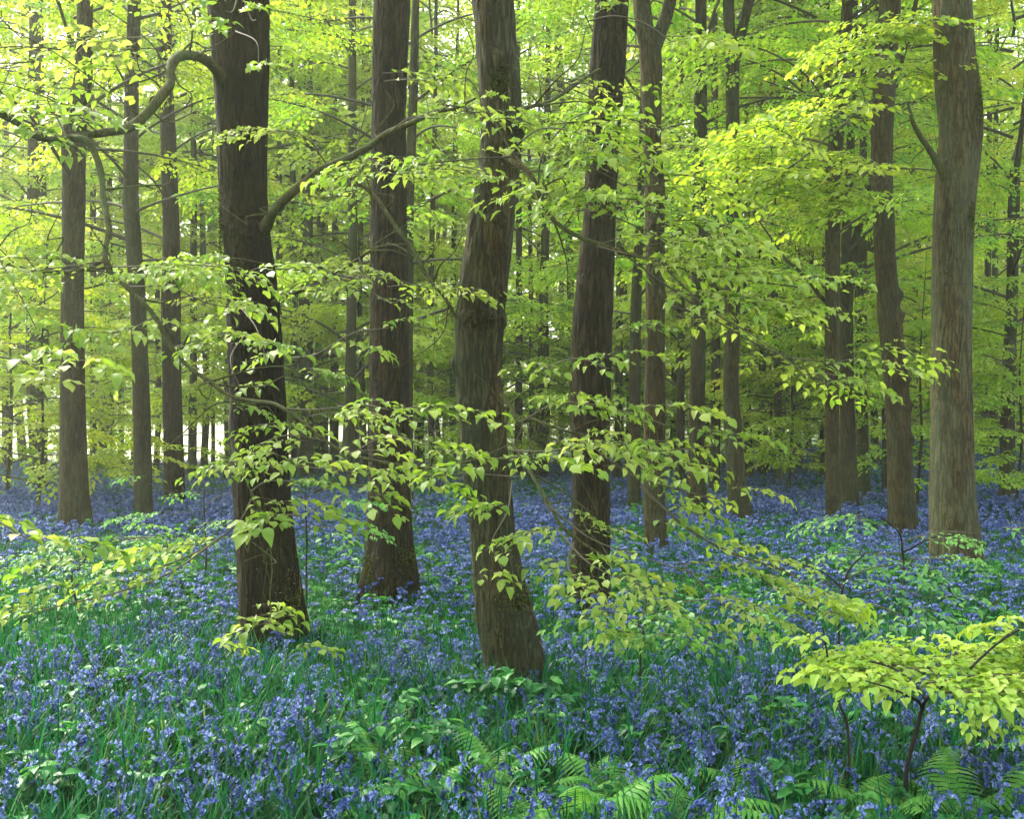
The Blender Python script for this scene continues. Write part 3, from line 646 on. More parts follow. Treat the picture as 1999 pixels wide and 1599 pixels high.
# young understorey trees
def young(px, base_y, label, s=1.0, Y=None, mat='bark_far'):
    Y = Y or depth(base_y, 0.1); x = (px - 999.5) / F * Y; zg = float(ground(x, Y))
    root = empty('young_beech', (x, Y, zg), label, 'young tree', 'young beeches under the tall trunks')
    mb = MB(); zs = np.array([-0.3, 0.5, 2, 4, 7.0]) * s
    trunk_geo(mb, zs, np.array([0, 0, .1, .05, .2]), 0 * zs, np.array([.05, .045, .035, .025, .006]) * s, 0.2, 10, 0.0, 1)
    mb.build('trunk', [M[mat]], root)
    v = CR['young']; c = bpy.data.objects.new('crown', v[int(px) % len(v)]); COL.objects.link(c); c.parent = root
    c.scale = (s, s, s); c.rotation_euler = (0, 0, px % 6.28)
for px, Y, s, lab in [
    (1540, 27, 1.0, 'bushy young beech filling the gap beyond the Y forked trunk'),
    (1500, 36, 1.0, 'low young beech beside the bluebell clearing'),
    (1610, 33, 0.9, 'young beech with leaves behind the slender brown stem'),
    (1790, 22, 0.75, 'low leafy young beech between the knobbed and lichened trunks'),
    (1860, 40, 1.1, 'young beech hidden partly by the pale lichened trunk'),
    (1985, 21, 0.7, 'young beech spreading low at the foot of the slim edge trunk'),
    (1330, 38, 1.0, 'young beech behind the dark straight trunk'),
    (1180, 40, 1.0, 'young beech behind the broad dark trunk'),
    (1030, 36, 1.0, 'young beech in the deep gap behind the bent grey trunk'),
    (930, 44, 1.0, 'young beech seen in the alley behind the bent grey trunk'),
    (840, 30, 0.8, 'young beech with low twigs behind the moss skirt trunk'),
    (75, 21, 0.8, 'drooping young beech sheltering the stout veiled trunk'),
    (15, 26, 1.0, 'young beech at the dark edge beside the stout veiled trunk'),
    (330, 27, 0.9, 'young beech with light sprays around the furrowed brown trunk'),
    (560, 40, 0.9, 'young beech behind the mossy dark trunk'),
    (1420, 45, 1.1, 'young beech far behind the Y forked trunk'),
    (1700, 46, 1.1, 'young beech far behind the forked dark stem'),
    (1120, 52, 1.2, 'young beech deep behind the broad dark trunk'),
    (1250, 50, 1.2, 'young beech deep behind the slim knobbly trunk'),
    (1560, 50, 1.3, 'young beech closing the far end of the bluebell clearing'),
    (1650, 58, 1.3, 'young beech deep behind the slender brown stem'),
    (1850, 56, 1.3, 'young beech deep behind the pale lichened trunk'),
    (1480, 62, 1.4, 'young beech in the deepest gap beyond the Y forked trunk'),
    (980, 56, 1.2, 'young beech deep behind the bent grey trunk'),
    (1960, 38, 1.0, 'young beech near the curving pale trunk'),
    (1930, 55, 1.1, 'young beech by the far brushwood heap')]:
    young(px, None, lab, s, Y)

# ------------------------------------------------------------------ boughs with leaf sprays
def bough(T, pts, k=8, name='branch', mat=None, lab=None, rough=0.22):
    """pts: (px, py, Y, width_px)"""
    o = np.array([T['xb'], T['Y'], T['zg']])
    P = np.array([np.append(at(a, b, Y) - o, 0.84 * w / 2 / F * Y) for a, b, Y, w in pts])
    S = smooth_poly(P, 0.05)
    jit = np.stack([noise(S[:, 0] * 4, S[:, 2] * 4, 3.3) - .5, 0 * S[:, 0], noise(S[:, 0] * 4, S[:, 2] * 4, 8.1) - .5], 1) * 0.06
    mb = MB(); tube(mb, S[:, :3] + jit * np.minimum(1, np.arange(len(S)) / 5)[:, None], S[:, 3], k, rough=rough)
    rq = np.random.default_rng(int(abs(pts[0][0] * 7 + pts[-1][1])))
    if rough < 0.5:
        for i in range(int(4 + len(S) / 9)):          # side twigs and snags
            j = int(rq.uniform(.12, .98) * (len(S) - 1)); p = S[j, :3]; d = nrm(rq.normal(0, 1, 3) * [1, .7, .8]); L = rq.uniform(.12, .6)
            q = np.array([p, p + d * L * .4 + rq.normal(0, .03, 3), p + d * L * .75 + rq.normal(0, .05, 3), p + d * L + rq.normal(0, .07, 3) + [0, 0, .05]])
            sq = smooth_poly(q, .05); tube(mb, sq, np.linspace(min(.008, S[j, 3] * .5), .0022, len(sq)), 5, rough=.2)
    b = mb.build(name, [mat or M['bough']], T['root'])
    if lab: b['label'] = lab
    return b, o

def leafy(parent, o, lines, mats, sps=SP_NEAR, name='leaves', seed=0):
    """lines: dicts pts[(px,py,Y)], n sprays, sc(lo,hi), az spread"""
    global rng
    keep = rng; rng = np.random.default_rng(900 + seed)
    mb = MB()
    for ln in lines:
        P = np.array([at(*p) - o for p in ln['pts']])
        S = smooth_poly(P, 0.05)
        if ln.get('twig', 0.005): tube(mb, S, np.linspace(ln.get('twig', 0.005), 0.003, len(S)), 5, mat=1, rnd=0.4, rough=0.1)
        n = max(1, round(ln['n'] * (0.52 if ln['sc'][1] < 0.52 and sps is SP_NEAR else 0.36 if sps is SP_NEAR else 1.0) * ln.get('m', 1))); i = rng.uniform(ln.get('t0', 0.05), 1, n) ** ln.get('pw', 1.0) * (len(S) - 1)
        i = np.append(i, len(S) - 1); n += 1
        ii = i.astype(int)
        Pq = S[ii] + rng.normal(0, ln.get('jit', 0.05), (n, 3)) * [1, 1, ln.get('jz', 0.8)]
        tg = nrm(np.gradient(S, axis=0))[ii]
        az = np.arctan2(tg[:, 1], tg[:, 0]) + np.where(rng.random(n) < .5, 1, -1) * np.radians(rng.uniform(*ln.get('fan', (10, 80)), n))
        az[-1] = math.atan2(tg[-1, 1], tg[-1, 0])
        el = rng.normal(ln.get('el', -0.05), 0.09, n)
        sc = rng.uniform(*ln['sc'], n)
        tier = sps is SP_NEAR and ln['sc'][1] <= 0.36; big = sps is SP_NEAR and ln['sc'][1] < 0.52
        put_sprays(mb, SP_TIER if tier else SP_BIG if big else sps, Pq, az, el, rng.normal(0, 0.12, n), sc * (0.92 if big else 1))
    ob = mb.build(name, mats, parent, smooth=True)
    rng = keep
    return ob
LN = [M['leaf_near'], M['twig']]

# T1: arching bough, hanging bough, side boughs
b, o = bough(T1, [(462,190,7.75,62),(446,168,7.66,44),(425,132,7.45,27),(400,112,7.3,24),(370,104,7.1,23),(345,112,7.0,23),(333,138,6.9,23),(328,165,6.85,22),(308,192,6.75,22),(285,225,6.7,22),(245,254,6.6,22),(190,266,6.5,19),(130,268,6.4,17),(80,261,6.3,16),(40,238,6.2,15),(0,222,6.1,14),(-60,215,6.0,12)], lab='bare S curved bough arching out over the field gap')
leafy(b, o, [dict(pts=[(280,230,6.7),(200,170,6.5),(120,110,6.3),(30,60,6.1)], n=10, sc=(.6,1.0)),
             dict(pts=[(200,265,6.5),(130,210,6.2),(40,170,6.0),(-40,150,5.8)], n=9, sc=(.6,1.0)),
             dict(pts=[(330,150,6.9),(300,90,6.8),(240,40,6.6),(180,0,6.5)], n=9, sc=(.6,1.0)),
             dict(pts=[(60,250,6.3),(20,290,6.2),(-30,330,6.1)], n=5, sc=(.5,.9)),
             dict(pts=[(370,104,7.1),(375,60,7.0),(360,20,6.9),(330,-20,6.8)], n=5, sc=(.5,.9), twig=0.008)], LN, seed=1)
b, o = bough(T1, [(140,267,6.42,14),(168,276,6.35,16),(188,305,6.3,16),(204,350,6.2,15),(210,400,6.1,14),(213,450,6.0,14),(205,490,5.95,13),(212,520,5.9,13),(235,545,5.85,13),(262,580,5.8,13),(300,622,5.75,12),(340,678,5.7,12),(380,722,5.65,11),(420,752,5.6,11),(452,775,5.55,10),(500,789,5.5,9),(545,797,5.45,9),(580,820,5.4,9),(630,860,5.35,8),(690,884,5.3,8),(760,898,5.25,7),(850,905,5.2,6),(950,895,5.15,5),(1010,885,5.1,3.5)], lab='long thin bough hanging down and across in front of the trunk')
leafy(b, o, [dict(pts=[(545,797,5.45),(620,800,5.3),(700,790,5.2),(760,800,5.1)], n=7, sc=(.35,.6)),
             dict(pts=[(440,900,5.2),(520,908,5.15),(620,915,5.1),(720,925,5.05),(820,930,5.0),(920,925,4.95),(1010,932,4.9)], n=20, sc=(.28,.5), fan=(20,90), jz=1.2),
             dict(pts=[(452,775,5.55),(448,830,5.4),(455,880,5.35),(475,925,5.3),(492,965,5.25)], n=5, sc=(.3,.45), twig=0.008),
             dict(pts=[(690,884,5.3),(760,850,5.2),(830,870,5.1)], n=6, sc=(.3,.5)),
             dict(pts=[(630,860,5.35),(560,850,5.3),(500,870,5.25)], n=5, sc=(.3,.5))], LN, seed=2)
b, o = bough(T1, [(490,960,5.26,7),(498,985,5.24,7),(515,1010,5.22,5.5),(535,1012,5.2,4.5),(533,1040,5.2,4.2),(527,1080,5.18,4),(530,1120,5.16,3.5),(524,1160,5.14,3.2),(522,1208,5.1,3),(505,1222,5.05,2)], lab='pale wispy twig dangling in front of the mossy trunk', k=6)
leafy(b, o, [dict(pts=[(440,1240,5.0),(490,1226,5.05),(520,1216,5.08)], n=3, sc=(.2,.3), el=0),
             dict(pts=[(522,1210,5.1),(545,1235,5.0),(575,1240,4.95)], n=3, sc=(.2,.3), el=0),
             dict(pts=[(490,975,5.2),(470,1015,5.1),(430,1050,5.0),(370,1085,4.9),(300,1110,4.8),(210,1120,4.7)], n=9, sc=(.28,.45), fan=(10,60), twig=0.005),
             dict(pts=[(430,1050,5.0),(330,1120,4.75),(220,1160,4.6),(130,1180,4.55),(60,1200,4.5)], n=10, sc=(.25,.4), fan=(10,50)),
             dict(pts=[(515,1010,5.2),(560,1005,5.1),(600,1010,5.05)], n=3, sc=(.25,.35)),
             dict(pts=[(490,960,5.2),(520,940,5.1),(570,940,5.0)], n=4, sc=(.25,.4))], LN, seed=3)
b, o = bough(T1, [(206,505,5.95,10),(180,516,5.9,10),(140,522,5.8,9),(90,524,5.7,9),(40,516,5.6,8),(0,508,5.5,8),(-60,500,5.4,6)])
leafy(b, o, [dict(pts=[(200,510,5.9),(130,520,5.6),(60,530,5.4)], n=7, sc=(.35,.55)), dict(pts=[(210,520,5.9),(260,520,5.7),(330,515,5.55),(430,520,5.4)], n=11, sc=(.35,.6)),
             dict(pts=[(250,560,5.85),(330,560,5.6),(400,590,5.5),(450,600,5.4)], n=7, sc=(.3,.5)), dict(pts=[(300,620,5.75),(260,640,5.5),(220,650,5.3)], n=4, sc=(.3,.45)),
             dict(pts=[(-40,690,4.4),(20,700,4.35),(70,712,4.3),(125,730,4.2)], n=3, sc=(.22,.32)), dict(pts=[(-40,1010,4.3),(0,1020,4.25),(50,1050,4.2),(85,1055,4.2)], n=3, sc=(.22,.3)),
             dict(pts=[(340,678,5.7),(400,660,5.5),(440,650,5.4)], n=5, sc=(.3,.45)), dict(pts=[(0,508,5.5),(40,580,5.3),(70,640,5.2)], n=6, sc=(.35,.5))], LN, seed=4)
b, o = bough(T1, [(488,478,7.75,62),(506,458,7.62,40),(520,436,7.5,28),(533,408,7.35,23),(560,375,7.3,21),(600,346,7.25,20),(640,325,7.2,19),(690,305,7.15,18),(725,285,7.1,16),(755,263,7.05,15),(800,243,7.0,13),(850,225,6.9,11),(885,218,6.85,8),(930,190,6.8,5)], lab='smooth rising bough with a sharp elbow at the burr')
leafy(b, o, [dict(pts=[(755,263,7.05),(800,230,6.8),(860,230,6.6),(920,210,6.5)], n=7, sc=(.45,.75)), dict(pts=[(640,325,7.2),(610,280,7.1),(570,250,7.0)], n=4, sc=(.5,.8)), dict(pts=[(700,305,7.1),(770,330,6.8),(830,340,6.6)], n=6, sc=(.4,.7)),
             dict(pts=[(690,305,7.15),(720,200,7.2),(740,150,7.2)], n=4, sc=(.4,.7))], LN, seed=5)
b, o = bough(T1, [(645,324,7.2,13),(680,340,7.15,12),(715,372,7.1,11),(745,400,7.05,11),(775,440,7.0,10),(805,490,6.95,10),(830,535,6.9,9),(860,575,6.85,9),(890,615,6.8,8),(920,650,6.75,5)])
b, o = bough(T1, [(520,606,7.75,26),(540,592,7.55,16),(565,578,7.4,12),(600,562,7.35,11),(640,540,7.3,10),(680,518,7.25,9),(710,495,7.2,8),(750,478,7.15,6),(800,470,7.1,4)])
leafy(b, o, [dict(pts=[(600,562,7.3),(680,540,7.0),(760,545,6.8),(830,560,6.7)], n=10, sc=(.4,.65)), dict(pts=[(540,520,7.2),(470,505,6.8),(440,505,6.6)], n=4, sc=(.3,.5)),
             dict(pts=[(700,500,7.2),(720,560,7.1),(760,590,7.0),(800,580,6.9)], n=6, sc=(.35,.6), twig=0.007),
             dict(pts=[(560,700,6.6),(620,690,6.4),(690,650,6.3),(760,640,6.2)], n=6, sc=(.3,.5))], LN, seed=6)
# small sprays growing on the upper trunk of T1
leafy(T1['root'], np.array([T1['xb'], T1['Y'], T1['zg']]), [dict(pts=[(470,-30,6.6),(455,20,6.4),(440,20,6.3)], n=2, sc=(.25,.35)), dict(pts=[(470,-20,6.5),(490,35,6.4),(500,38,6.3)], n=2, sc=(.2,.3)),
      dict(pts=[(460,60,7.0),(500,80,6.4),(505,125,6.3)], n=3, sc=(.22,.3)), dict(pts=[(470,600,7.0),(500,640,6.0),(520,700,5.8)], n=4, sc=(.22,.35)), dict(pts=[(480,650,6.9),(450,700,6.0),(470,760,5.8)], n=3, sc=(.22,.3))], LN, name='leaves', seed=7)

# T3: big layered sprays sweeping over the clearing
b, o = bough(T3, [(990,300,6.1,26),(1010,318,5.98,17),(1035,345,5.9,12),(1055,385,5.85,11),(1080,425,5.8,11),(1120,458,5.75,10),(1165,480,5.7,10),(1220,498,5.65,9),(1290,515,5.6,7),(1360,540,5.5,5)], lab='leafy bough sweeping out in flat layered sprays')
leafy(b, o, [dict(pts=[(1010,305,6.0),(920,310,5.8),(840,318,5.6),(790,325,5.5)], n=12, sc=(.4,.65), jz=1.0, m=1.4),
             dict(pts=[(1010,300,5.9),(1080,310,5.8),(1160,330,5.7),(1230,370,5.6),(1300,420,5.5)], n=18, sc=(.45,.7), jz=1.6, m=1.5),
             dict(pts=[(1080,425,5.8),(1150,410,5.6),(1240,440,5.5),(1340,490,5.4)], n=16, sc=(.45,.7), jz=1.3, m=1.5),
             dict(pts=[(1165,480,5.7),(1260,505,5.5),(1380,535,5.4),(1480,550,5.3),(1560,560,5.2)], n=18, sc=(.4,.65), jz=1.2, m=1.5),
             dict(pts=[(1220,498,5.65),(1320,570,5.5),(1420,640,5.4),(1520,690,5.3),(1640,712,5.2)], n=24, sc=(.4,.6), jz=1.2, m=1.3),
             dict(pts=[(1290,515,5.6),(1380,600,5.4),(1480,660,5.2),(1560,720,5.1)], n=9, sc=(.35,.55)),
             dict(pts=[(1050,380,5.85),(1060,300,5.8),(1120,230,5.7),(1190,210,5.6)], n=8, sc=(.4,.6)),
             dict(pts=[(1010,280,5.9),(1060,250,5.7),(1130,260,5.6),(1200,290,5.5)], n=8, sc=(.4,.6))], LN, seed=8)
b, o = bough(T3, [(978,770,6.0,14),(1000,800,5.95,10),(1010,830,5.9,10),(1040,825,5.85,9),(1080,835,5.8,8),(1130,850,5.75,6),(1200,870,5.7,4)])
leafy(b, o, [dict(pts=[(1010,830,5.9),(1080,790,5.7),(1160,790,5.5),(1240,810,5.4),(1300,830,5.3)], n=13, sc=(.3,.5)),
             dict(pts=[(1000,880,5.7),(1080,880,5.5),(1180,860,5.4),(1280,880,5.3),(1400,870,5.2)], n=18, sc=(.3,.5), jz=1.4),
             dict(pts=[(1130,850,5.75),(1220,920,5.5),(1300,950,5.3),(1400,975,5.2)], n=10, sc=(.28,.45)),
             dict(pts=[(1040,730,5.9),(1120,700,5.7),(1190,720,5.6)], n=4, sc=(.3,.45)),
             dict(pts=[(1140,640,6.2),(1180,640,6.1),(1200,650,6.0)], n=2, sc=(.25,.4), twig=0)], LN, seed=9)
b, o = bough(T3, [(1000,868,6.0,9),(1025,900,5.9,8),(1050,940,5.8,9),(1068,985,5.75,9),(1085,1030,5.7,8),(1120,1060,5.65,7),(1170,1090,5.6,6),(1240,1130,5.5,4)], lab='low bough drooping into a bright apron of leaves')
leafy(b, o, [dict(pts=[(1068,985,5.75),(1150,1050,5.5),(1230,1080,5.35),(1320,1110,5.2),(1400,1130,5.1)], n=12, sc=(.32,.55), jz=1.3),
             dict(pts=[(1085,1030,5.7),(1150,1100,5.3),(1240,1140,5.1),(1330,1170,4.95)], n=12, sc=(.32,.5), jz=1.3),
             dict(pts=[(1120,1060,5.6),(1110,1110,5.3),(1160,1160,5.0),(1200,1190,4.9)], n=6, sc=(.28,.42)),
             dict(pts=[(1240,1130,5.5),(1260,1180,5.1),(1240,1220,4.9)], n=5, sc=(.25,.4)),
             dict(pts=[(1000,940,5.9),(990,1000,5.6),(960,1060,5.4),(980,1110,5.3)], n=5, sc=(.22,.34)),
             dict(pts=[(1250,950,5.8),(1340,1030,5.6),(1430,1080,5.5),(1520,1110,5.4),(1560,1130,5.3)], n=11, sc=(.32,.5), jz=1.2, twig=0.009),
             dict(pts=[(1430,1080,5.5),(1500,1140,5.3),(1580,1180,5.2),(1620,1210,5.1)], n=5, sc=(.3,.45)),
             dict(pts=[(1330,1100,5.4),(1400,1170,5.2),(1450,1200,5.1)], n=5, sc=(.28,.42))], LN, seed=10)
b, o = bough(T3, [(1010,215,6.0,12),(1050,205,6.1,9),(1080,195,6.2,8),(1120,175,6.3,7),(1170,140,6.4,5)])
leafy(b, o, [dict(pts=[(1080,195,6.2),(1130,160,6.3),(1200,190,6.3)], n=6, sc=(.4,.6)), dict(pts=[(1150,40,6.4),(1200,30,6.3),(1260,45,6.2),(1310,80,6.1)], n=6, sc=(.35,.5)), dict(pts=[(960,180,5.8),(940,190,5.7),(950,215,5.7)], n=1, sc=(.15,.2))], LN, seed=11)
# epicormic tuft of moss and twiglets on T3, moss on T8, burr on T1
def moss_clump(T, px, py, w, h, dy=0.0, name='moss'):
    o = np.array([T['xb'], T['Y'], T['zg']]); c = at(px, py, T['Y']) - o
    x, y, r = T['f'](c[2])
    dx = np.clip((c[0] - x) / r, -0.95, 0.95); ang = -math.acos(dx)
    mb = MB(); n = 900
    a = ang + rng.normal(0, w / r * 0.5, n); z = c[2] + rng.normal(0, h, n)
    rr = r * (0.99 + 0.06 * rng.random(n))
    P = np.stack([x + np.cos(a) * rr, y + np.sin(a) * rr, z], 1)
    D = np.stack([np.cos(a), np.sin(a), rng.normal(-0.3, 0.5, n)], 1) + rng.normal(0, 0.5, (n, 3))
    put_leaves(mb, leaf_far_T(), P, D, rng.normal(0, 1, (n, 3)), rng.uniform(.008, .022, n), rng.random(n))
    return mb.build(name, [M['moss']], T['root'], smooth=False)
moss_clump(T3, 975, 165, 0.045, 0.045); moss_clump(T8, 1895, 215, 0.06, 0.13); moss_clump(T8, 1880, 425, 0.06, 0.1)
moss_clump(T3, 1010, 1180, 0.12, 0.14); moss_clump(T2, 800, 1120, 0.15, 0.12); moss_clump(T2, 722, 1125, 0.12, 0.1)
moss_clump(T1, 480, 1190, 0.16, 0.16); moss_clump(T1, 575, 1200, 0.16, 0.12); moss_clump(T4, 1130, 1140, 0.15, 0.12); moss_clump(T1, 438, 420, 0.06, 0.3)
moss_clump(T1, 492, 458, 0.10, 0.06, name='burr')

# mid distance leafy limbs in front of the slender stems
b, o = bough(T7, [(1712,190,13.5,9),(1680,215,13,8),(1640,250,12.5,7),(1590,290,12,5),(1540,330,11.5,4)])
leafy(b, o, [dict(pts=[(1740,60,13.5),(1700,90,13),(1650,130,12.5)], n=16, sc=(.8,1.2)), dict(pts=[(1700,190,13.5),(1620,230,12.8),(1540,280,12.2),(1460,330,11.8)], n=20, sc=(.8,1.3)),
             dict(pts=[(1700,290,13.5),(1640,330,13),(1580,370,12.6),(1500,380,12.2)], n=16, sc=(.8,1.3)), dict(pts=[(1740,330,13),(1690,380,12.7),(1640,420,12.4)], n=14, sc=(.7,1.1)),
             dict(pts=[(1700,130,13.4),(1740,150,13),(1790,130,12.8)], n=10, sc=(.7,1.0))], [M['leaf_mid'], M['twig_far']], sps=SP_MID, seed=12)
b, o = bough(T8, [(1850,365,12.5,34),(1838,340,12.35,20),(1815,300,12.3,15),(1795,270,12.2,13),(1782,240,12.1,10),(1770,200,12.0,6)], lab='short dark upward limb')
b, o = bough(T7, [(1752,110,16,10),(1775,80,15.8,8),(1800,50,15.6,7),(1825,30,15.4,5),(1850,15,15.2,3)])
b, o = bough(T5, [(1272,80,14,12),(1240,62,13.8,8),(1215,40,13.6,6),(1190,30,13.4,4)])
b, o = bough(T16, [(1380,145,19.4,9),(1392,120,19.3,7),(1404,85,19.2,5),(1412,60,19.1,4)])
b, o = bough(T12, [(1612,590,18.7,10),(1590,560,18.5,9),(1560,530,18.3,8),(1530,500,18.1,7),(1500,460,18,5),(1480,430,18,4)], lab='thin bare limb slanting up')

# ------------------------------------------------------------------ saplings
def sapling(label, base, stems, layers, mats, stem_mat, name='beech_sapling', sps=SP_NEAR, seed=0, k=7, group=None, thin=1.0):
    """base (px, py, Y); stems: lists of (px,py,Y,w_px)"""
    x, Y = (base[0] - 999.5) / F * base[1], base[1]
    zg = float(ground(x, Y)); o = np.array([x, Y, zg])
    root = empty(name, o, label, 'sapling', group)
    mb = MB()
    for i, st in enumerate(stems):
        P = np.array([np.append(at(a, b, d) - o, w / 2 / F * d) for a, b, d, w in st])
        if i == 0: P = np.vstack([[P[0, 0] * 0.3, 0, -0.15, P[0, 3] * 1.1], P])
        S = smooth_poly(P, 0.03); tube(mb, S[:, :3], S[:, 3], k, rough=0.25)
    mb.build('stem', [stem_mat], root)
    for d in layers: d['m'] = thin
    leafy(root, o, layers, mats, sps, seed=seed)
    return root
LS = [M['leaf_sap'], M['twig']]
sapling('beech sapling with wide flat tier of glowing leaves over a dark forked stem', (1765, 4.6),
    [[(1768,1530,4.6,10),(1775,1480,4.58,9),(1790,1425,4.56,9),(1800,1385,4.55,8),(1808,1368,4.53,7),(1840,1340,4.5,6),(1900,1320,4.5,5),(1970,1330,4.4,3)],
     [(1800,1385,4.55,7),(1793,1370,4.5,6),(1770,1358,4.4,5),(1740,1345,4.3,4),(1690,1330,4.2,3)],
     [(1808,1368,4.53,6),(1780,1330,4.6,5),(1730,1300,4.7,4),(1650,1285,4.8,3)],
     [(1895,1305,4.55,6),(1915,1285,4.6,5),(1950,1255,4.65,5),(1999,1225,4.7,4),(2050,1205,4.75,3)]],
    [dict(pts=[(1800,1335,4.5),(1740,1325,4.5),(1690,1318,4.5),(1650,1315,4.5)], n=20, sc=(.17,.26), fan=(15,80), el=0.03, jz=.3),
     dict(pts=[(1808,1312,4.7),(1740,1298,4.8),(1690,1292,4.82),(1655,1288,4.85)], n=20, sc=(.17,.26), fan=(15,80), el=0.03, jz=.3),
     dict(pts=[(1800,1292,4.9),(1750,1278,5.0),(1700,1270,5.1)], n=13, sc=(.17,.25), fan=(15,80), el=0.03, jz=.3),
     dict(pts=[(1808,1335,4.5),(1880,1325,4.5),(1950,1318,4.5),(2060,1315,4.5)], n=24, sc=(.18,.27), fan=(15,80), el=0.03, jz=.3),
     dict(pts=[(1810,1305,4.75),(1890,1290,4.85),(1970,1285,4.9),(2060,1285,4.9)], n=22, sc=(.18,.27), fan=(15,80), el=0.03, jz=.3),
     dict(pts=[(1830,1352,4.4),(1890,1352,4.35),(1960,1350,4.3),(2040,1350,4.3)], n=14, sc=(.16,.24), el=0, jz=.3),
     dict(pts=[(1830,1285,4.95),(1900,1272,5.05),(1980,1265,5.1)], n=12, sc=(.18,.26), el=0, jz=.3),
     dict(pts=[(1950,1255,4.65),(1975,1235,4.7),(2020,1228,4.75)], n=10, sc=(.18,.26), el=0),
     dict(pts=[(1900,1375,4.3),(1922,1398,4.25)], n=2, sc=(.14,.18), el=-.5)], LS, M['stemdark'], thin=2.7, seed=20)
sapling('thin dark whip sapling rising beside the glowing tier, few leaves at its tip', (1655, 4.75),
    [[(1655,1520,4.75,6),(1657,1470,4.75,6),(1652,1410,4.75,6),(1636,1370,4.75,5.5),(1620,1310,4.75,5),(1612,1260,4.75,4),(1606,1225,4.75,3)]],
    [dict(pts=[(1612,1260,4.75),(1604,1235,4.75),(1600,1228,4.75)], n=2, sc=(.15,.22), twig=0), dict(pts=[(1606,1205,4.75),(1620,1195,4.75),(1640,1200,4.75)], n=3, sc=(.2,.28), twig=0.002)],
    LS, M['stemdark'], seed=21)
sapling('airy sapling with green tiers standing before the lichened trunk and bluebell drift', (1640, 7.2),
    [[(1638,1262,7.2,6),(1637,1210,7.2,5),(1645,1150,7.2,5),(1660,1110,7.2,4),(1690,1080,7.2,3)], [(1645,1150,7.2,4),(1610,1120,7.1,3),(1560,1100,7,2)]],
    [dict(pts=[(1645,1150,7.2),(1600,1130,7.0),(1550,1140,6.8)], n=8, sc=(.35,.55), el=-.1), dict(pts=[(1650,1130,7.2),(1700,1110,7.2),(1770,1100,7.1)], n=10, sc=(.35,.55), el=-.1),
     dict(pts=[(1640,1180,7.1),(1700,1180,6.9),(1760,1200,6.7)], n=10, sc=(.35,.5), el=-.12), dict(pts=[(1640,1190,7.1),(1590,1200,6.9),(1560,1215,6.8)], n=6, sc=(.3,.5), el=-.12),
     dict(pts=[(1690,1160,7.1),(1750,1150,7.0),(1810,1170,6.9)], n=8, sc=(.3,.5), el=-.1)], [M['leaf_teal'], M['twig']], M['stemdark'], thin=0.5, seed=22)
sapling('low sapling with cool green leaves spread at the feet of the knobbed and lichened trunks', (1760, 10.2),
    [[(1765,1130,10.2,6),(1762,1080,10.2,5),(1755,1040,10.1,4),(1720,1010,10,3)], [(1762,1080,10.2,4),(1820,1050,10,3),(1880,1045,9.8,2)]],
    [dict(pts=[(1750,1050,10.2),(1700,1020,10.1),(1640,1000,10.0)], n=12, sc=(.5,.75), el=-.08), dict(pts=[(1760,1060,10.1),(1820,1040,9.9),(1890,1040,9.6),(1940,1050,9.5)], n=17, sc=(.5,.75), el=-.08),
     dict(pts=[(1760,1080,10.0),(1700,1080,9.8),(1650,1075,9.6)], n=11, sc=(.5,.7), el=-.1), dict(pts=[(1780,1090,9.9),(1830,1090,9.6),(1850,1085,9.5)], n=7, sc=(.4,.6), el=-.1)],
    [M['leaf_teal'], M['twig']], M['stemdark'], thin=0.5, seed=23)
sapling('leafy young sapling in front of the bluebell strip between the mossy and moss skirt trunks', (600, 9.6),
    [[(598,1105,9.6,4),(599,1060,9.6,4),(597,1010,9.6,3),(595,965,9.6,2.5)]],
    [dict(pts=[(598,1000,9.6),(630,985,9.5),(670,980,9.4)], n=6, sc=(.35,.5)), dict(pts=[(598,1030,9.6),(650,1030,9.4),(700,1035,9.3)], n=6, sc=(.35,.5)), dict(pts=[(598,975,9.6),(570,965,9.5)], n=3, sc=(.3,.45))],
    [M['leaf_teal'], M['twig']], M['stemdark'], thin=0.5, seed=24)
sapling('small sapling with fresh leaves beside the feet of the dark narrow and furrowed trunks', (400, 11.5),
    [[(402,1075,11.5,4),(400,1030,11.5,3.5),(398,980,11.5,3),(400,950,11.5,2)]],
    [dict(pts=[(400,985,11.5),(440,965,11.3),(480,970,11.2)], n=8, sc=(.4,.6)), dict(pts=[(400,1000,11.5),(360,1000,11.3),(310,1010,11.2)], n=8, sc=(.4,.6)), dict(pts=[(400,1020,11.4),(430,1025,11.2),(460,1020,11)], n=7, sc=(.4,.6)), dict(pts=[(400,960,11.4),(350,965,11.4),(290,945,11.4)], n=7, sc=(.4,.55))],
    [M['leaf_teal'], M['twig']], M['stemdark'], thin=0.5, seed=25)
sapling('spreading low sapling with green tiers in the bluebells at the open side', (190, 8.6),
    [[(140,1130,8.6,4),(155,1110,8.6,4),(175,1080,8.6,3.5),(192,1060,8.6,3)], [(175,1080,8.6,3),(220,1060,8.6,2),(280,1050,8.6,2)]],
    [dict(pts=[(180,1070,8.6),(130,1065,8.4),(60,1080,8.3)], n=9, sc=(.4,.6), el=-.05), dict(pts=[(190,1060,8.6),(250,1050,8.6),(320,1050,8.5)], n=10, sc=(.4,.6), el=-.05), dict(pts=[(170,1085,8.5),(120,1105,8.2),(50,1110,8.1)], n=7, sc=(.35,.55), el=-.08), dict(pts=[(190,1080,8.5),(240,1085,8.3),(300,1085,8.2)], n=7, sc=(.35,.5), el=-.08)],
    [M['leaf_green'], M['twig']], M['stemdark'], seed=26)
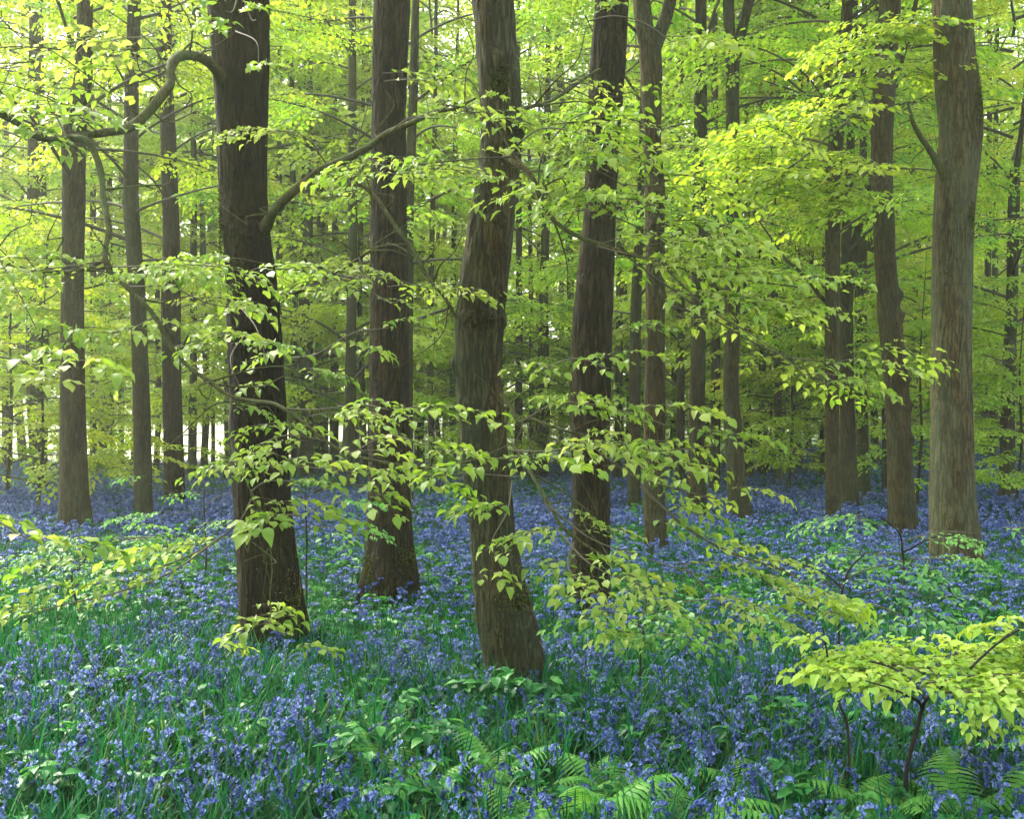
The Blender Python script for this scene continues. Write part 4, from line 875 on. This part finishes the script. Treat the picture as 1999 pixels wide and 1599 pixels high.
sapling('bushy low sapling under the bright apron of leaves at the broad dark trunk', (1250, 6.6),
    [[(1250,1290,6.6,5),(1255,1240,6.6,5),(1270,1180,6.6,4),(1290,1140,6.6,3)]],
    [dict(pts=[(1260,1220,6.6),(1320,1180,6.5),(1390,1170,6.4)], n=9, sc=(.3,.5)), dict(pts=[(1260,1230,6.5),(1210,1200,6.4),(1160,1190,6.3)], n=7, sc=(.3,.5)), dict(pts=[(1265,1240,6.4),(1330,1240,6.2),(1400,1250,6.1)], n=8, sc=(.3,.45))],
    [M['leaf_green'], M['twig']], M['stemdark'], seed=27)

# ------------------------------------------------------------------ setting
def sheet(name, xs, ys, mat, dz=0.0, kind='structure', bump=0.0, slope=0.0):
    X, Y = np.meshgrid(xs, ys, indexing='ij'); Z = ground(X, Y) + dz + slope * np.clip(Y - ys[0], 0, 60)
    if bump: Z = Z + bump * (noise(X * 2.2, Y * 2.2, 0.5) - 0.5)
    nx, ny = X.shape
    i = np.arange(nx - 1)[:, None]; j = np.arange(ny - 1)[None]
    q = np.stack([i * ny + j, (i + 1) * ny + j, (i + 1) * ny + j + 1, i * ny + j + 1], -1).reshape(-1, 4)
    mb = MB(); mb.add(np.stack([X, Y, Z], -1).reshape(-1, 3), q)
    return tag(mb.build(name, [mat]), kind=kind)
gx = np.unique(np.concatenate([np.linspace(-420, 420, 43), np.linspace(-60, 60, 121), np.linspace(-12, 12, 121)]))
gy = np.unique(np.concatenate([np.linspace(-60, 420, 49), np.linspace(0, 90, 91), np.linspace(2, 26, 121)]))
sheet('ground', gx, gy, ground_mat())
sheet('field', np.linspace(-240, -13, 60), np.linspace(64, 330, 60), field_mat(), dz=0.02, slope=0.06)

# far wood beyond the meadow, one hazy mass
tl = MB(); n = 8500
tx = rng.uniform(-150, 150, n); ty = rng.uniform(118, 150, n); top = 31 + 10 * noise(tx * .09, ty * .05, 2.0) + 5 * noise(tx * .3, ty * .2, 5.0)
P = np.stack([tx, ty, ground(tx, ty) + np.where(tx < -13, 3.3, 0) + top * rng.random(n) ** .9], 1)
put_sprays(tl, SP_FAR, P, rng.uniform(0, 6.28, n), rng.normal(-.1, .3, n), rng.normal(0, .4, n), rng.uniform(3.5, 6.5, n))
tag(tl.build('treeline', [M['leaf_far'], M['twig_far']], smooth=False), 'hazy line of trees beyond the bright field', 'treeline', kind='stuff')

# ------------------------------------------------------------------ bluebells, grass and herbs
def bell(mb, P, D, s, sides, segs, rnd, r):
    D = D / np.linalg.norm(D); ref = np.array([0, 0, 1.]) if abs(D[2]) < .9 else np.array([1., 0, 0])
    u = nrm(np.cross(D, ref)); w = np.cross(D, u); a = np.arange(sides) / sides * 2 * PI + r.random()
    if segs == 3: prof = [(0, .0028), (.006, .0062), (.0145, .0066), (.0185, .0115)]
    elif segs == 2: prof = [(0, .003), (.010, .0072), (.0185, .0105)]
    else: prof = [(0, .005), (.021, .0105)]
    V = []
    for i, (h, rad) in enumerate(prof):
        k = np.ones(sides)
        hh = np.full(sides, h)
        if i == len(prof) - 1 and segs > 1: k[::2] = 1.3; hh = h - 0.003 * (k > 1)
        V.append(P + s * (hh[:, None] * D + (rad * k)[:, None] * (np.cos(a)[:, None] * u + np.sin(a)[:, None] * w)))
    V = np.vstack(V); n = len(prof)
    i = np.arange(n - 1)[:, None]; j = np.arange(sides)[None]
    q = np.stack([i * sides + j, i * sides + (j + 1) % sides, (i + 1) * sides + (j + 1) % sides, (i + 1) * sides + j], -1).reshape(-1, 4)
    mb.add(V, q, mat=0, rnd=np.clip(rnd + np.repeat(np.linspace(-.12, .12, n - 1), sides), 0, 1))

def strap(mb, base, az, L, w, lean, nseg, rnd, mat=1, curl=1.0):
    t = np.linspace(0, 1, nseg + 1)
    el = lean * (0.25 + 0.75 * t) * curl
    d = np.stack([np.cos(az) * np.sin(el), np.sin(az) * np.sin(el), np.cos(el)], 1)
    c = base + np.vstack([[0, 0, 0], np.cumsum(d[:-1] * L / nseg, 0)])
    s = np.array([-math.sin(az), math.cos(az), 0])
    ww = (w * np.minimum(1, 3.2 * (1 - t) ** 0.8 + 0.02))[:, None] / 2
    V = np.stack([c - s * ww, c + s * ww], 1).reshape(-1, 3)
    i = np.arange(nseg); q = np.stack([2 * i, 2 * i + 1, 2 * i + 3, 2 * i + 2], 1)
    mb.add(V, q, mat=mat, rnd=rnd)

def bluebell(seed, detail):
    r = np.random.default_rng(seed)
    fl = MB(); gr = MB()
    h = r.uniform(.27, .36); az = r.random() * 6.28; d = np.array([math.cos(az), math.sin(az), 0])
    P = np.array([[0, 0, 0], d * .01 + [0, 0, h * .5], d * .018 + [0, 0, h * .82], d * .04 + [0, 0, h], d * .075 + [0, 0, h + .012], d * .1 + [0, 0, h - .005]])
    S = smooth_poly(P, 0.02 if detail == 2 else 0.08)
    tube(gr, S, np.linspace(.0032, .0014, len(S)), 5 if detail == 2 else 3, mat=0, rnd=r.random())
    nb = {2: r.integers(8, 13), 1: r.integers(7, 10), 0: 6}[int(detail)]
    for i in range(nb):
        t = 0.60 + 0.40 * (i + .5) / nb
        j = min(len(S) - 1, int(t * (len(S) - 1))); p = S[j]
        sd = r.normal(0, 1.0); a2 = az + sd * (0.9 if i % 2 else -0.9)
        out = np.array([math.cos(a2), math.sin(a2), 0])
        base = p + out * r.uniform(.006, .016) + [0, 0, -.002]
        D = out * r.uniform(.4, .9) + [0, 0, -r.uniform(.6, 1.1)]
        s = r.uniform(.85, 1.12) * (1.0 if detail == 2 else 1.12 if detail == 1 else 1.7) * (1.0 - 0.25 * (i == nb - 1))
        bell(fl, base, D, s, {2: 6, 1: 4, 0: 3}[int(detail)], {2: 3, 1: 2, 0: 1}[int(detail)], r.random(), r)
        if detail == 2: tube(gr, np.array([p, base]), [.0011, .0014], 3, mat=0, rnd=r.random())
    for i in range({2: 5, 1: 3, 0: 2}[int(detail)]):
        strap(gr, np.array([0, 0, 0.]), r.random() * 6.28, r.uniform(.22, .36), .011 if detail else .016, r.uniform(.5, 1.5), {2: 6, 1: 3, 0: 2}[int(detail)], r.random(), mat=0)
    return fl, gr

def merged(fl, gr):
    a, b = fl.arrays(), gr.arrays(); m = MB()
    m.add(a['V'], a['Q'], mat=0, rnd=a['qr']); m.add(b['V'], b['Q'], mat=1, rnd=b['qr']); return m.arrays()

def floor_pt(px, py, h=0.12):
    Y = F * (CAMH - h) / (py - HZ); x = (px - 999.5) / F * Y; return x, Y
FERNS = [(965,1545,1.1,6,2.4,'pale green fern with fronds fanned wide before the bent trunk'),(1190,1560,1.05,6,0.6,'fern with drooping fronds near the front centre'),(1160,1640,1.2,6,1.5,'arching fern with comb like fronds at the front edge'),
      (1330,1640,1.2,6,1.2,'fern with frond teeth hanging down, beside the comb like fern'),(740,1575,1.05,5,2.2,'fern half hidden in brambles at the front'),(800,1600,1.0,5,0.4,'fern with one long flat frond at the front'),(1480,1560,1.0,5,0.5,'fern rising through bluebells near the whip sapling'),
      (1640,1610,1.1,6,2.6,'fern at the foot of the whip sapling'),(1730,1620,1.1,6,0.9,'fern at the foot of the dark forked sapling stem'),(1860,1620,1.15,6,0.2,'fern with long side fronds in the front corner'),(1960,1640,1.15,6,2.0,'dark fern in the extreme front corner'),
      (1275,1345,.8,4,1.6,'small upright fern in the shaded bluebells'),(1930,1250,.9,6,1.5,'tall fern above the glowing tier of leaves'),(1610,1370,.9,5,1.0,'fern tucked under the edge of the glowing tier'),(1370,1430,.85,5,1.8,'small fern between brambles and the bluebell drift'),
      (1540,1420,.85,5,2.2,'cool green fern behind the bluebell drift'),(1420,1290,.8,5,1.5,'pale small fern under the leaf apron'),(1900,1440,.9,5,1.1,'fern in the shade below the glowing tier'),(420,1500,.7,4,0.3,'tiny fern among grass and bluebells'),(1050,1640,1.0,5,2.6,'fern beneath the front bluebells near the centre')]
def near_fern(x, y):
    d = np.zeros(len(x))
    for px, py, s, nf, az0, lab in FERNS:
        fx, fy = floor_pt(px, py, 0.02); d = np.maximum(d, np.exp(-((x - fx) ** 2 + (y - fy + .1) ** 2) / (0.25 * s) ** 2))
    return d

def dens(x, y):
    """share of bluebells against greenery over the woodland floor"""
    d = noise(x * 0.55 + 3, y * 0.4, 1.7) * 0.6 + noise(x * 1.6, y * 1.3 + 8, 4.2) * 0.4
    d = np.clip((d - 0.38) / 0.2, 0, 1)
    px = x / y * F + 999.5; py = HZ + (CAMH - 0.3) / y * F
    for cx, cy, sx, sy, a in [(250,1130,260,45,.75),(640,1160,120,55,.8),(1180,1130,230,45,.6),(1700,1200,200,40,.45),(1450,1030,140,35,.55),(760,1560,140,60,.6),(1850,1560,260,55,.65),(1100,1545,130,40,.5),(480,1440,60,30,.5),(90,1520,110,25,.45),(1080,955,60,12,.8),(400,1010,120,25,.5)]:
        d = d * (1 - a * np.exp(-((px - cx) / sx) ** 2 - ((py - cy) / sy) ** 2))
    for cx, cy, sx, sy, a in [(180,1390,230,60,.8),(640,1480,260,40,.6),(1130,1340,120,30,.7),(1400,1500,120,60,.5),(100,960,300,40,1.),(500,1000,300,60,.7),(1500,960,420,60,.8),(1950,1000,200,60,.8)]:
        d = np.clip(d + a * np.exp(-((px - cx) / sx) ** 2 - ((py - cy) / sy) ** 2), 0, 1)
    return d * (1 - 0.65 * near_fern(x, y))

def scatter(y0, y1, per_m2, half=0.53, extra=2.0):
    A = half * (y1 ** 2 - y0 ** 2) + 2 * extra * (y1 - y0); n = int(A * per_m2)
    y = np.sqrt(rng.uniform(y0 ** 2, y1 ** 2, n)); x = rng.uniform(-1, 1, n) * (half * y + extra)
    return x, y

def rotz(n, smin, smax, tilt=0.12):
    a = rng.uniform(0, 2 * PI, n); s = rng.uniform(smin, smax, n); t1 = rng.normal(0, tilt, n); t2 = rng.normal(0, tilt, n)
    c, si = np.cos(a), np.sin(a); z = np.zeros(n); o = np.ones(n)
    R = np.stack([np.stack([c, -si, z], 1), np.stack([si, c, z], 1), np.stack([z, z, o], 1)], 1)
    K = np.stack([np.stack([o, z, t1], 1), np.stack([z, o, t2], 1), np.stack([z, z, o], 1)], 1)
    return np.einsum('nij,njk->nik', K, R) * s[:, None, None]

trunks = np.array([[t['xb'], t['Y'], 0.9 * float(t['f'](0.3)[2])] for t in (T1, T2, T3, T4, T5, T6, T7, T8, T9, T10, T11, T12, T13, T14, T15, T16)])
def clear_of_trunks(x, y):
    ok = np.ones(len(x), bool)
    for tx, ty, tr in trunks: ok &= (x - tx) ** 2 + (y - ty) ** 2 > tr * tr
    return ok

# 300 nearest bluebells as things
BB = [bluebell(300 + i, 2) for i in range(8)]
bb_mesh = [(fl.mesh('flower_head', [M['petal']]), gr.mesh('bluebell', [M['stem']])) for fl, gr in BB]
x, y = scatter(3.5, 8.0, 150, 0.48, 1.6)
keep = (rng.random(len(x)) < 0.10 + 0.90 * dens(x, y)) & clear_of_trunks(x, y)
x, y = x[keep], y[keep]
inview = (np.abs(x / y * F) < 985) & (HZ + (CAMH - 0.22) / y * F < 1599)
order = np.argsort(np.where(inview, y, 99))[:300]
for i in order:
    v = int(rng.integers(8)); a = float(rng.random() * 6.28); s = float(rng.uniform(.58, .95))
    ob = bpy.data.objects.new('bluebell', bb_mesh[v][1]); COL.objects.link(ob)
    fo = bpy.data.objects.new('flower_head', bb_mesh[v][0]); COL.objects.link(fo); fo.parent = ob
    ob.location = (float(x[i]), float(y[i]), float(ground(x[i], y[i])) - 0.01)
    ob.rotation_euler = (float(rng.normal(0, .1)), float(rng.normal(0, .1)), a); ob.scale = (s, s, s)
    tag(ob, 'violet blue bluebell with nodding bells in the front rows of the flower carpet', 'bluebell', 'bluebells in the front rows')
rest = np.ones(len(x), bool); rest[order] = False
carpet = MB()
A2 = [merged(*b) for b in BB]; A1 = [merged(*bluebell(400 + i, 1)) for i in range(6)]; A0 = [merged(*bluebell(500 + i, 0)) for i in range(5)]
def lay(mb, As, x, y, smin, smax, tilt=0.12, dz=-0.01, mix=0.4):
    P = np.stack([x, y, ground(x, y) + dz], 1); v = rng.integers(0, len(As), len(x)); Mx = rotz(len(x), smin, smax, tilt)
    for k in range(len(As)):
        i = v == k; mb.inst(As[k], Mx[i], P[i], mix=mix)
lay(carpet, A2, x[rest], y[rest], .58, .95)
def bset(y0, y1, per, As, half=.53):
    x, y = scatter(y0, y1, per, half); k = (rng.random(len(x)) < 0.12 + 0.88 * dens(x, y)) & clear_of_trunks(x, y)
    lay(carpet, As, x[k], y[k], .65, 1.1)
bset(8.0, 14, 100, A1); bset(14, 26, 72, A0); bset(26, 64, 28, A0)
carpet.build('bluebells', [M['petal'], M['stem']])
tag(bpy.data.objects['bluebells'], 'carpet of violet bluebells running back between the trunks', 'bluebell carpet', kind='stuff')

def grass_tuft(seed, nb, nseg, w, hmin=.18, hmax=.42):
    r = np.random.default_rng(seed); mb = MB()
    for i in range(nb):
        b = np.array([r.normal(0, .05), r.normal(0, .05), 0])
        strap(mb, b, r.random() * 6.28, r.uniform(hmin, hmax), w * r.uniform(.6, 1.2), r.uniform(.15, 1.7), nseg, r.random(), mat=0)
    return mb.arrays()
G2 = [grass_tuft(600 + i, 22, 6, .0075) for i in range(6)]; G1 = [grass_tuft(620 + i, 12, 3, .011) for i in range(4)]; G0 = [grass_tuft(640 + i, 7, 2, .022, .15, .3) for i in range(3)]
gm = MB()
x, y = scatter(3.4, 8.5, 46, .5); k = clear_of_trunks(x, y) & (rng.random(len(x)) > 0.8 * near_fern(x, y)); lay(gm, G2, x[k], y[k], .7, 1.15)
x, y = scatter(8.5, 16, 36, .53); k = (rng.random(len(x)) > .45 * dens(x, y)) & clear_of_trunks(x, y); lay(gm, G1, x[k], y[k], .7, 1.1)
x, y = scatter(16, 40, 12, .53); k = (rng.random(len(x)) > .6 * dens(x, y)) & clear_of_trunks(x, y); lay(gm, G0, x[k], y[k], .7, 1.1)
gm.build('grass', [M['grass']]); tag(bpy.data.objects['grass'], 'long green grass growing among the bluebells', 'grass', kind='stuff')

def herb(seed, nst, near, L, hmax):
    """leafy bramble / herb plant: arching stems with three-part leaves; slot 0 leaf, slot 1 stem"""
    r = np.random.default_rng(seed); lf = MB(); stm = MB(); P = []; D = []; U = []
    for i in range(nst):
        az = r.random() * 6.28; h = r.uniform(.5, 1) * hmax; out = r.uniform(.03, .16)
        t = np.linspace(0, 1, 5); c = np.stack([np.cos(az) * out * t ** 1.5, np.sin(az) * out * t ** 1.5, h * np.sin(t * 1.45)], 1)
        tube(stm, c, np.linspace(.0028, .0014, 5), 4 if near else 3, mat=0, rnd=r.random())
        for j in (2, 3, 4) if near else (3, 4):
            a0 = az + r.normal(0, .9)
            for da in (-1.15, 0, 1.15):
                a = a0 + da + r.normal(0, .15)
                P.append(c[j]); D.append([math.cos(a), math.sin(a), r.normal(-.12, .22)]); U.append([r.normal(0, .22), r.normal(0, .22), 1])
    n = len(P); put_leaves(lf, leaf_near_T() if near else leaf_far_T(), P, D, np.array(U), L * r.uniform(.6, 1.15, n), r.random(n))
    return lf, stm
H1 = [merged2 for merged2 in []]
def merge_lf(lf, st):
    a, b = lf.arrays(), st.arrays(); m = MB(); m.add(a['V'], a['Q'], a['T'] if len(a['T']) else None, mat=0, rnd=(a['qr'], a['tr'])); m.add(b['V'], b['Q'], mat=1, rnd=b['qr']); return m.arrays()
HN = [merge_lf(*herb(700 + i, 5, True, .075, .26)) for i in range(5)]; HF = [merge_lf(*herb(720 + i, 6, False, .075, .26)) for i in range(4)]
um = MB()
x, y = scatter(3.5, 8.5, 14, .5); k = (rng.random(len(x)) > .55 * dens(x, y)) & clear_of_trunks(x, y); lay(um, HN, x[k], y[k], .6, 1.1)
x, y = scatter(8.5, 16, 22, .53); k = (rng.random(len(x)) > .8 * dens(x, y)) & clear_of_trunks(x, y); lay(um, HF, x[k], y[k], .7, 1.2)
x, y = scatter(16, 45, 5.0, .53); k = (rng.random(len(x)) > .9 * dens(x, y)) & clear_of_trunks(x, y); lay(um, HF, x[k], y[k], .9, 1.6)
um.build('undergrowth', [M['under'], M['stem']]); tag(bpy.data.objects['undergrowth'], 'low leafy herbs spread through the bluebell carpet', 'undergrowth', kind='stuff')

# bramble plants as things
def floor_pt(px, py, h=0.12):
    Y = F * (CAMH - h) / (py - HZ); x = (px - 999.5) / F * Y; return x, Y
for i, (px, py, s, lab) in enumerate([(1022,1378,1.45,'bramble climbing the foot of the bent grey trunk'),(945,1385,1.3,'low bramble beside the foot of the bent grey trunk'),(830,1500,1.35,'broad leaved bramble before the first arching fern'),
      (680,1510,1.2,'bramble with pale leaves among dense bluebells'),(1095,1410,1.25,'bramble with bright upper leaves between bent trunk and ferns'),(1330,1290,1.1,'bramble in shade under the bright apron of leaves'),(1500,1430,1.2,'bramble beside the tall bluebell drift'),
      (1560,1580,1.2,'bramble at the picture edge below the whip sapling'),(90,1560,1.2,'wide leaved bramble in the front corner by the open side'),(1940,1420,1.2,'bramble beneath the glowing tier of leaves'),(660,1130,1.3,'fresh bramble behind the mossy trunk by the moss skirt trunk'),(850,1120,1.2,'fresh bramble at the side of the moss skirt trunk'),(760,1590,1.2,'bramble at the very front beside arching fronds')]):
    x, Y = floor_pt(px, py); lf, st = herb(750 + i, 9, True, .085, .34)
    root = empty('bramble', (x, Y, float(ground(x, Y)) - 0.01), lab, 'bramble', 'brambles among the bluebells'); root.scale = (s * .82, s * .82, s * .82)
    lf.build('leaves', [M['under']], root); st.build('stem', [M['stem']], root)

# ferns
def frond_mesh(seed, L=0.55, npair=17):
    r = np.random.default_rng(seed); mb = MB()
    t = np.linspace(0, 1, 14); bend = r.uniform(.9, 1.5)
    el = 1.25 - bend * 1.3 * t
    c = np.vstack([[0, 0, 0], np.cumsum(np.stack([np.cos(el), r.normal(0, .03, 14), np.sin(el)], 1)[:-1] * L / 13, 0)])
    tube(mb, c, np.linspace(.003, .0009, 14), 4, mat=0, rnd=.8)
    for i in range(npair):
        u = .16 + .82 * i / npair
        p = np.array([np.interp(u, t, c[:, k]) for k in range(3)]); p2 = np.array([np.interp(min(1, u + .03), t, c[:, k]) for k in range(3)])
        tg = nrm(p2 - p + 1e-6)
        ln = L * .33 * math.sin(PI * (0.18 + .82 * u) ** 0.8) ** 0.8 * r.uniform(.9, 1.1) + .008
        for s in (-1, 1):
            side = np.array([0, s, 0]); d = nrm(side * .93 + tg * .37 + [0, 0, -.10]); up = nrm(np.cross(d, tg) * s * -1)
            if up[2] < 0: up = -up
            m = 7; q = np.linspace(0, 1, m); w = .017 * (L / .55) * (1 - q * .85)
            mid = p + d * (q * ln)[:, None] + np.array([0, 0, -1]) * (ln * .42 * q * q)[:, None]
            wd = nrm(np.cross(up, d))
            z = np.where(np.arange(m) % 2, 1.0, .62)
            lo = mid - wd * (w * z)[:, None] - up * .003; hi = mid + wd * (w * np.roll(z, 1))[:, None] - up * .003
            V = np.vstack([mid, lo, hi]); k = np.arange(m - 1)
            Q = np.vstack([np.stack([k, k + m, k + m + 1, k + 1], 1), np.stack([k, k + 1, k + 1 + 2 * m, k + 2 * m], 1)])
            mb.add(V, Q, mat=0, rnd=np.clip(r.normal(.5, .2), 0, 1))
    return mb.mesh('frond', [M['fern']])
FR = [frond_mesh(800 + i) for i in range(5)]
for i, (px, py, s, nf, az0, lab) in enumerate(FERNS):
    x, Y = floor_pt(px, py, 0.02); r = np.random.default_rng(840 + i)
    root = empty('fern', (x, Y, float(ground(x, Y))), lab, 'fern', 'ferns among the bluebells'); root.scale = (s * .74, s * .74, s * .74)
    for j in range(nf):
        f = bpy.data.objects.new('frond', FR[int(r.integers(5))]); COL.objects.link(f); f.parent = root
        f.rotation_euler = (float(r.normal(0, .12)), float(r.normal(0, .12)), az0 + j * 2 * PI / nf + float(r.normal(0, .25))); k = float(r.uniform(.8, 1.15)); f.scale = (k, k, k)

# fallen wood
def fallen(label, pts, name='fallen_branch'):
    x, Y = (pts[0][0] - 999.5) / F * pts[0][2], pts[0][2]; o = np.array([x, Y, float(ground(x, Y))])
    root = empty(name, o, label, 'fallen branch'); mb = MB()
    P = np.array([np.append(at(a, b, d) - o, w / 2 / F * d) for a, b, d, w in pts]); S = smooth_poly(P, .08); tube(mb, S[:, :3], S[:, 3], 9, rough=.3)
    mb.build('limb', [M['bark_dark']], root); m2 = MB(); p = S[len(S) // 2, :3]
    tube(m2, smooth_poly(np.array([p, p + [.15, .05, .12], p + [.25, .05, .3]]), .05), .012, 5); m2.build('stub', [M['bark_dark']], root)
fallen('broken dark branch lying on the bluebells behind the mossy trunk', [(612,962,17,3),(628,955,17,6),(642,946,17,5),(660,938,17,2)])
fallen('pale fallen log lying at the field edge between thin trunks', [(196,914,38,4),(215,912,38,4),(235,911,38,4),(262,909,38,3)], 'fallen_log')
fallen('long low log along the foot of the bright field gap', [(40,880,60,5),(80,879,60,6),(120,880,60,5),(160,879,60,5)], 'fallen_log')
root = empty('brushwood_heap', at(1935, 850, 50), 'brown heap of brushwood at the wood edge behind the slim edge trunk', 'brushwood'); mb = MB()
root.location.z = float(ground(root.location.x, 50))
for i in range(70):
    a = rng.random() * 3.14; L = rng.uniform(.8, 2.4); c = np.array([rng.normal(0, 1.3), rng.normal(0, .6), abs(rng.normal(.35, .3))]); d = np.array([math.cos(a), math.sin(a) * .5, rng.normal(0, .2)]) * L / 2
    tube(mb, np.array([c - d, c + rng.normal(0, .08, 3), c + d]), [.03, .025, .012], 5, rnd=rng.random())
mb.build('sticks', [M['bark_far']], root)

# ------------------------------------------------------------------ haze, light, camera
HAZE = 0.0011
mb = MB(); x0, x1, y0, y1, z0, z1 = -440, 440, -80, 440, -3.0, 58.0
V = [(x0,y0,z0),(x1,y0,z0),(x1,y1,z0),(x0,y1,z0),(x0,y0,z1),(x1,y0,z1),(x1,y1,z1),(x0,y1,z1)]
mb.add(V, [(0,3,2,1),(4,5,6,7),(0,1,5,4),(1,2,6,5),(2,3,7,6),(3,0,4,7)])
m, nt, out = mat_new('woodland haze')
pv = N(nt, 'ShaderNodeVolumePrincipled'); pv.inputs['Color'].default_value = (0.93, 0.97, 0.82, 1); pv.inputs['Density'].default_value = HAZE; pv.inputs['Anisotropy'].default_value = 0.5
nt.links.new(pv.outputs[0], out.inputs['Volume'])
tag(mb.build('haze', [m], smooth=False), kind='stuff')

S = Vector((-0.50, 0.55, 0.80)).normalized()
sun = bpy.data.lights.new('sun', 'SUN'); sun.energy = 1.5; sun.angle = math.radians(12); sun.color = (1.0, 0.95, 0.82)
so = bpy.data.objects.new('sun', sun); COL.objects.link(so); so.rotation_euler = S.to_track_quat('Z', 'Y').to_euler(); so.location = (0, 0, 40)
w = bpy.data.worlds.new('World'); SC.world = w; w.use_nodes = True
nt = w.node_tree; bg = nt.nodes['Background']; sk = nt.nodes.new('ShaderNodeTexSky'); sk.sky_type = 'NISHITA'; sk.sun_disc = False
sk.sun_elevation = math.asin(S.z); sk.sun_rotation = math.atan2(S.x, S.y); sk.air_density = 1.2; sk.dust_density = 4.0; sk.ozone_density = 1.0
hs = nt.nodes.new('ShaderNodeHueSaturation'); hs.inputs['Saturation'].default_value = 0.45   # thin overcast
nt.links.new(sk.outputs[0], hs.inputs['Color']); nt.links.new(hs.outputs[0], bg.inputs['Color']); bg.inputs['Strength'].default_value = 0.15

cam = bpy.data.cameras.new('camera'); co = bpy.data.objects.new('camera', cam); COL.objects.link(co)
co.location = (0, 0, CAMH); co.rotation_euler = (PI / 2, 0, 0)
cam.sensor_fit = 'HORIZONTAL'; cam.sensor_width = 36; cam.lens = 36 * F / 1999; cam.shift_y = (HZ - 799.5) / 1999
cam.clip_start = 0.05; cam.clip_end = 2000
SC.camera = co

SC.view_settings.view_transform = 'Standard'; SC.view_settings.look = 'None'; SC.view_settings.gamma = 1; SC.view_settings.exposure = 2.76
SC.render.engine = 'CYCLES'
cy = SC.cycles
cy.max_bounces = 8; cy.diffuse_bounces = 5; cy.transmission_bounces = 4; cy.glossy_bounces = 2; cy.volume_bounces = 1; cy.transparent_max_bounces = 8
cy.use_adaptive_sampling = True; cy.adaptive_threshold = 0.02; cy.caustics_reflective = False; cy.caustics_refractive = False
cy.use_denoising = True; cy.sample_clamp_indirect = 8
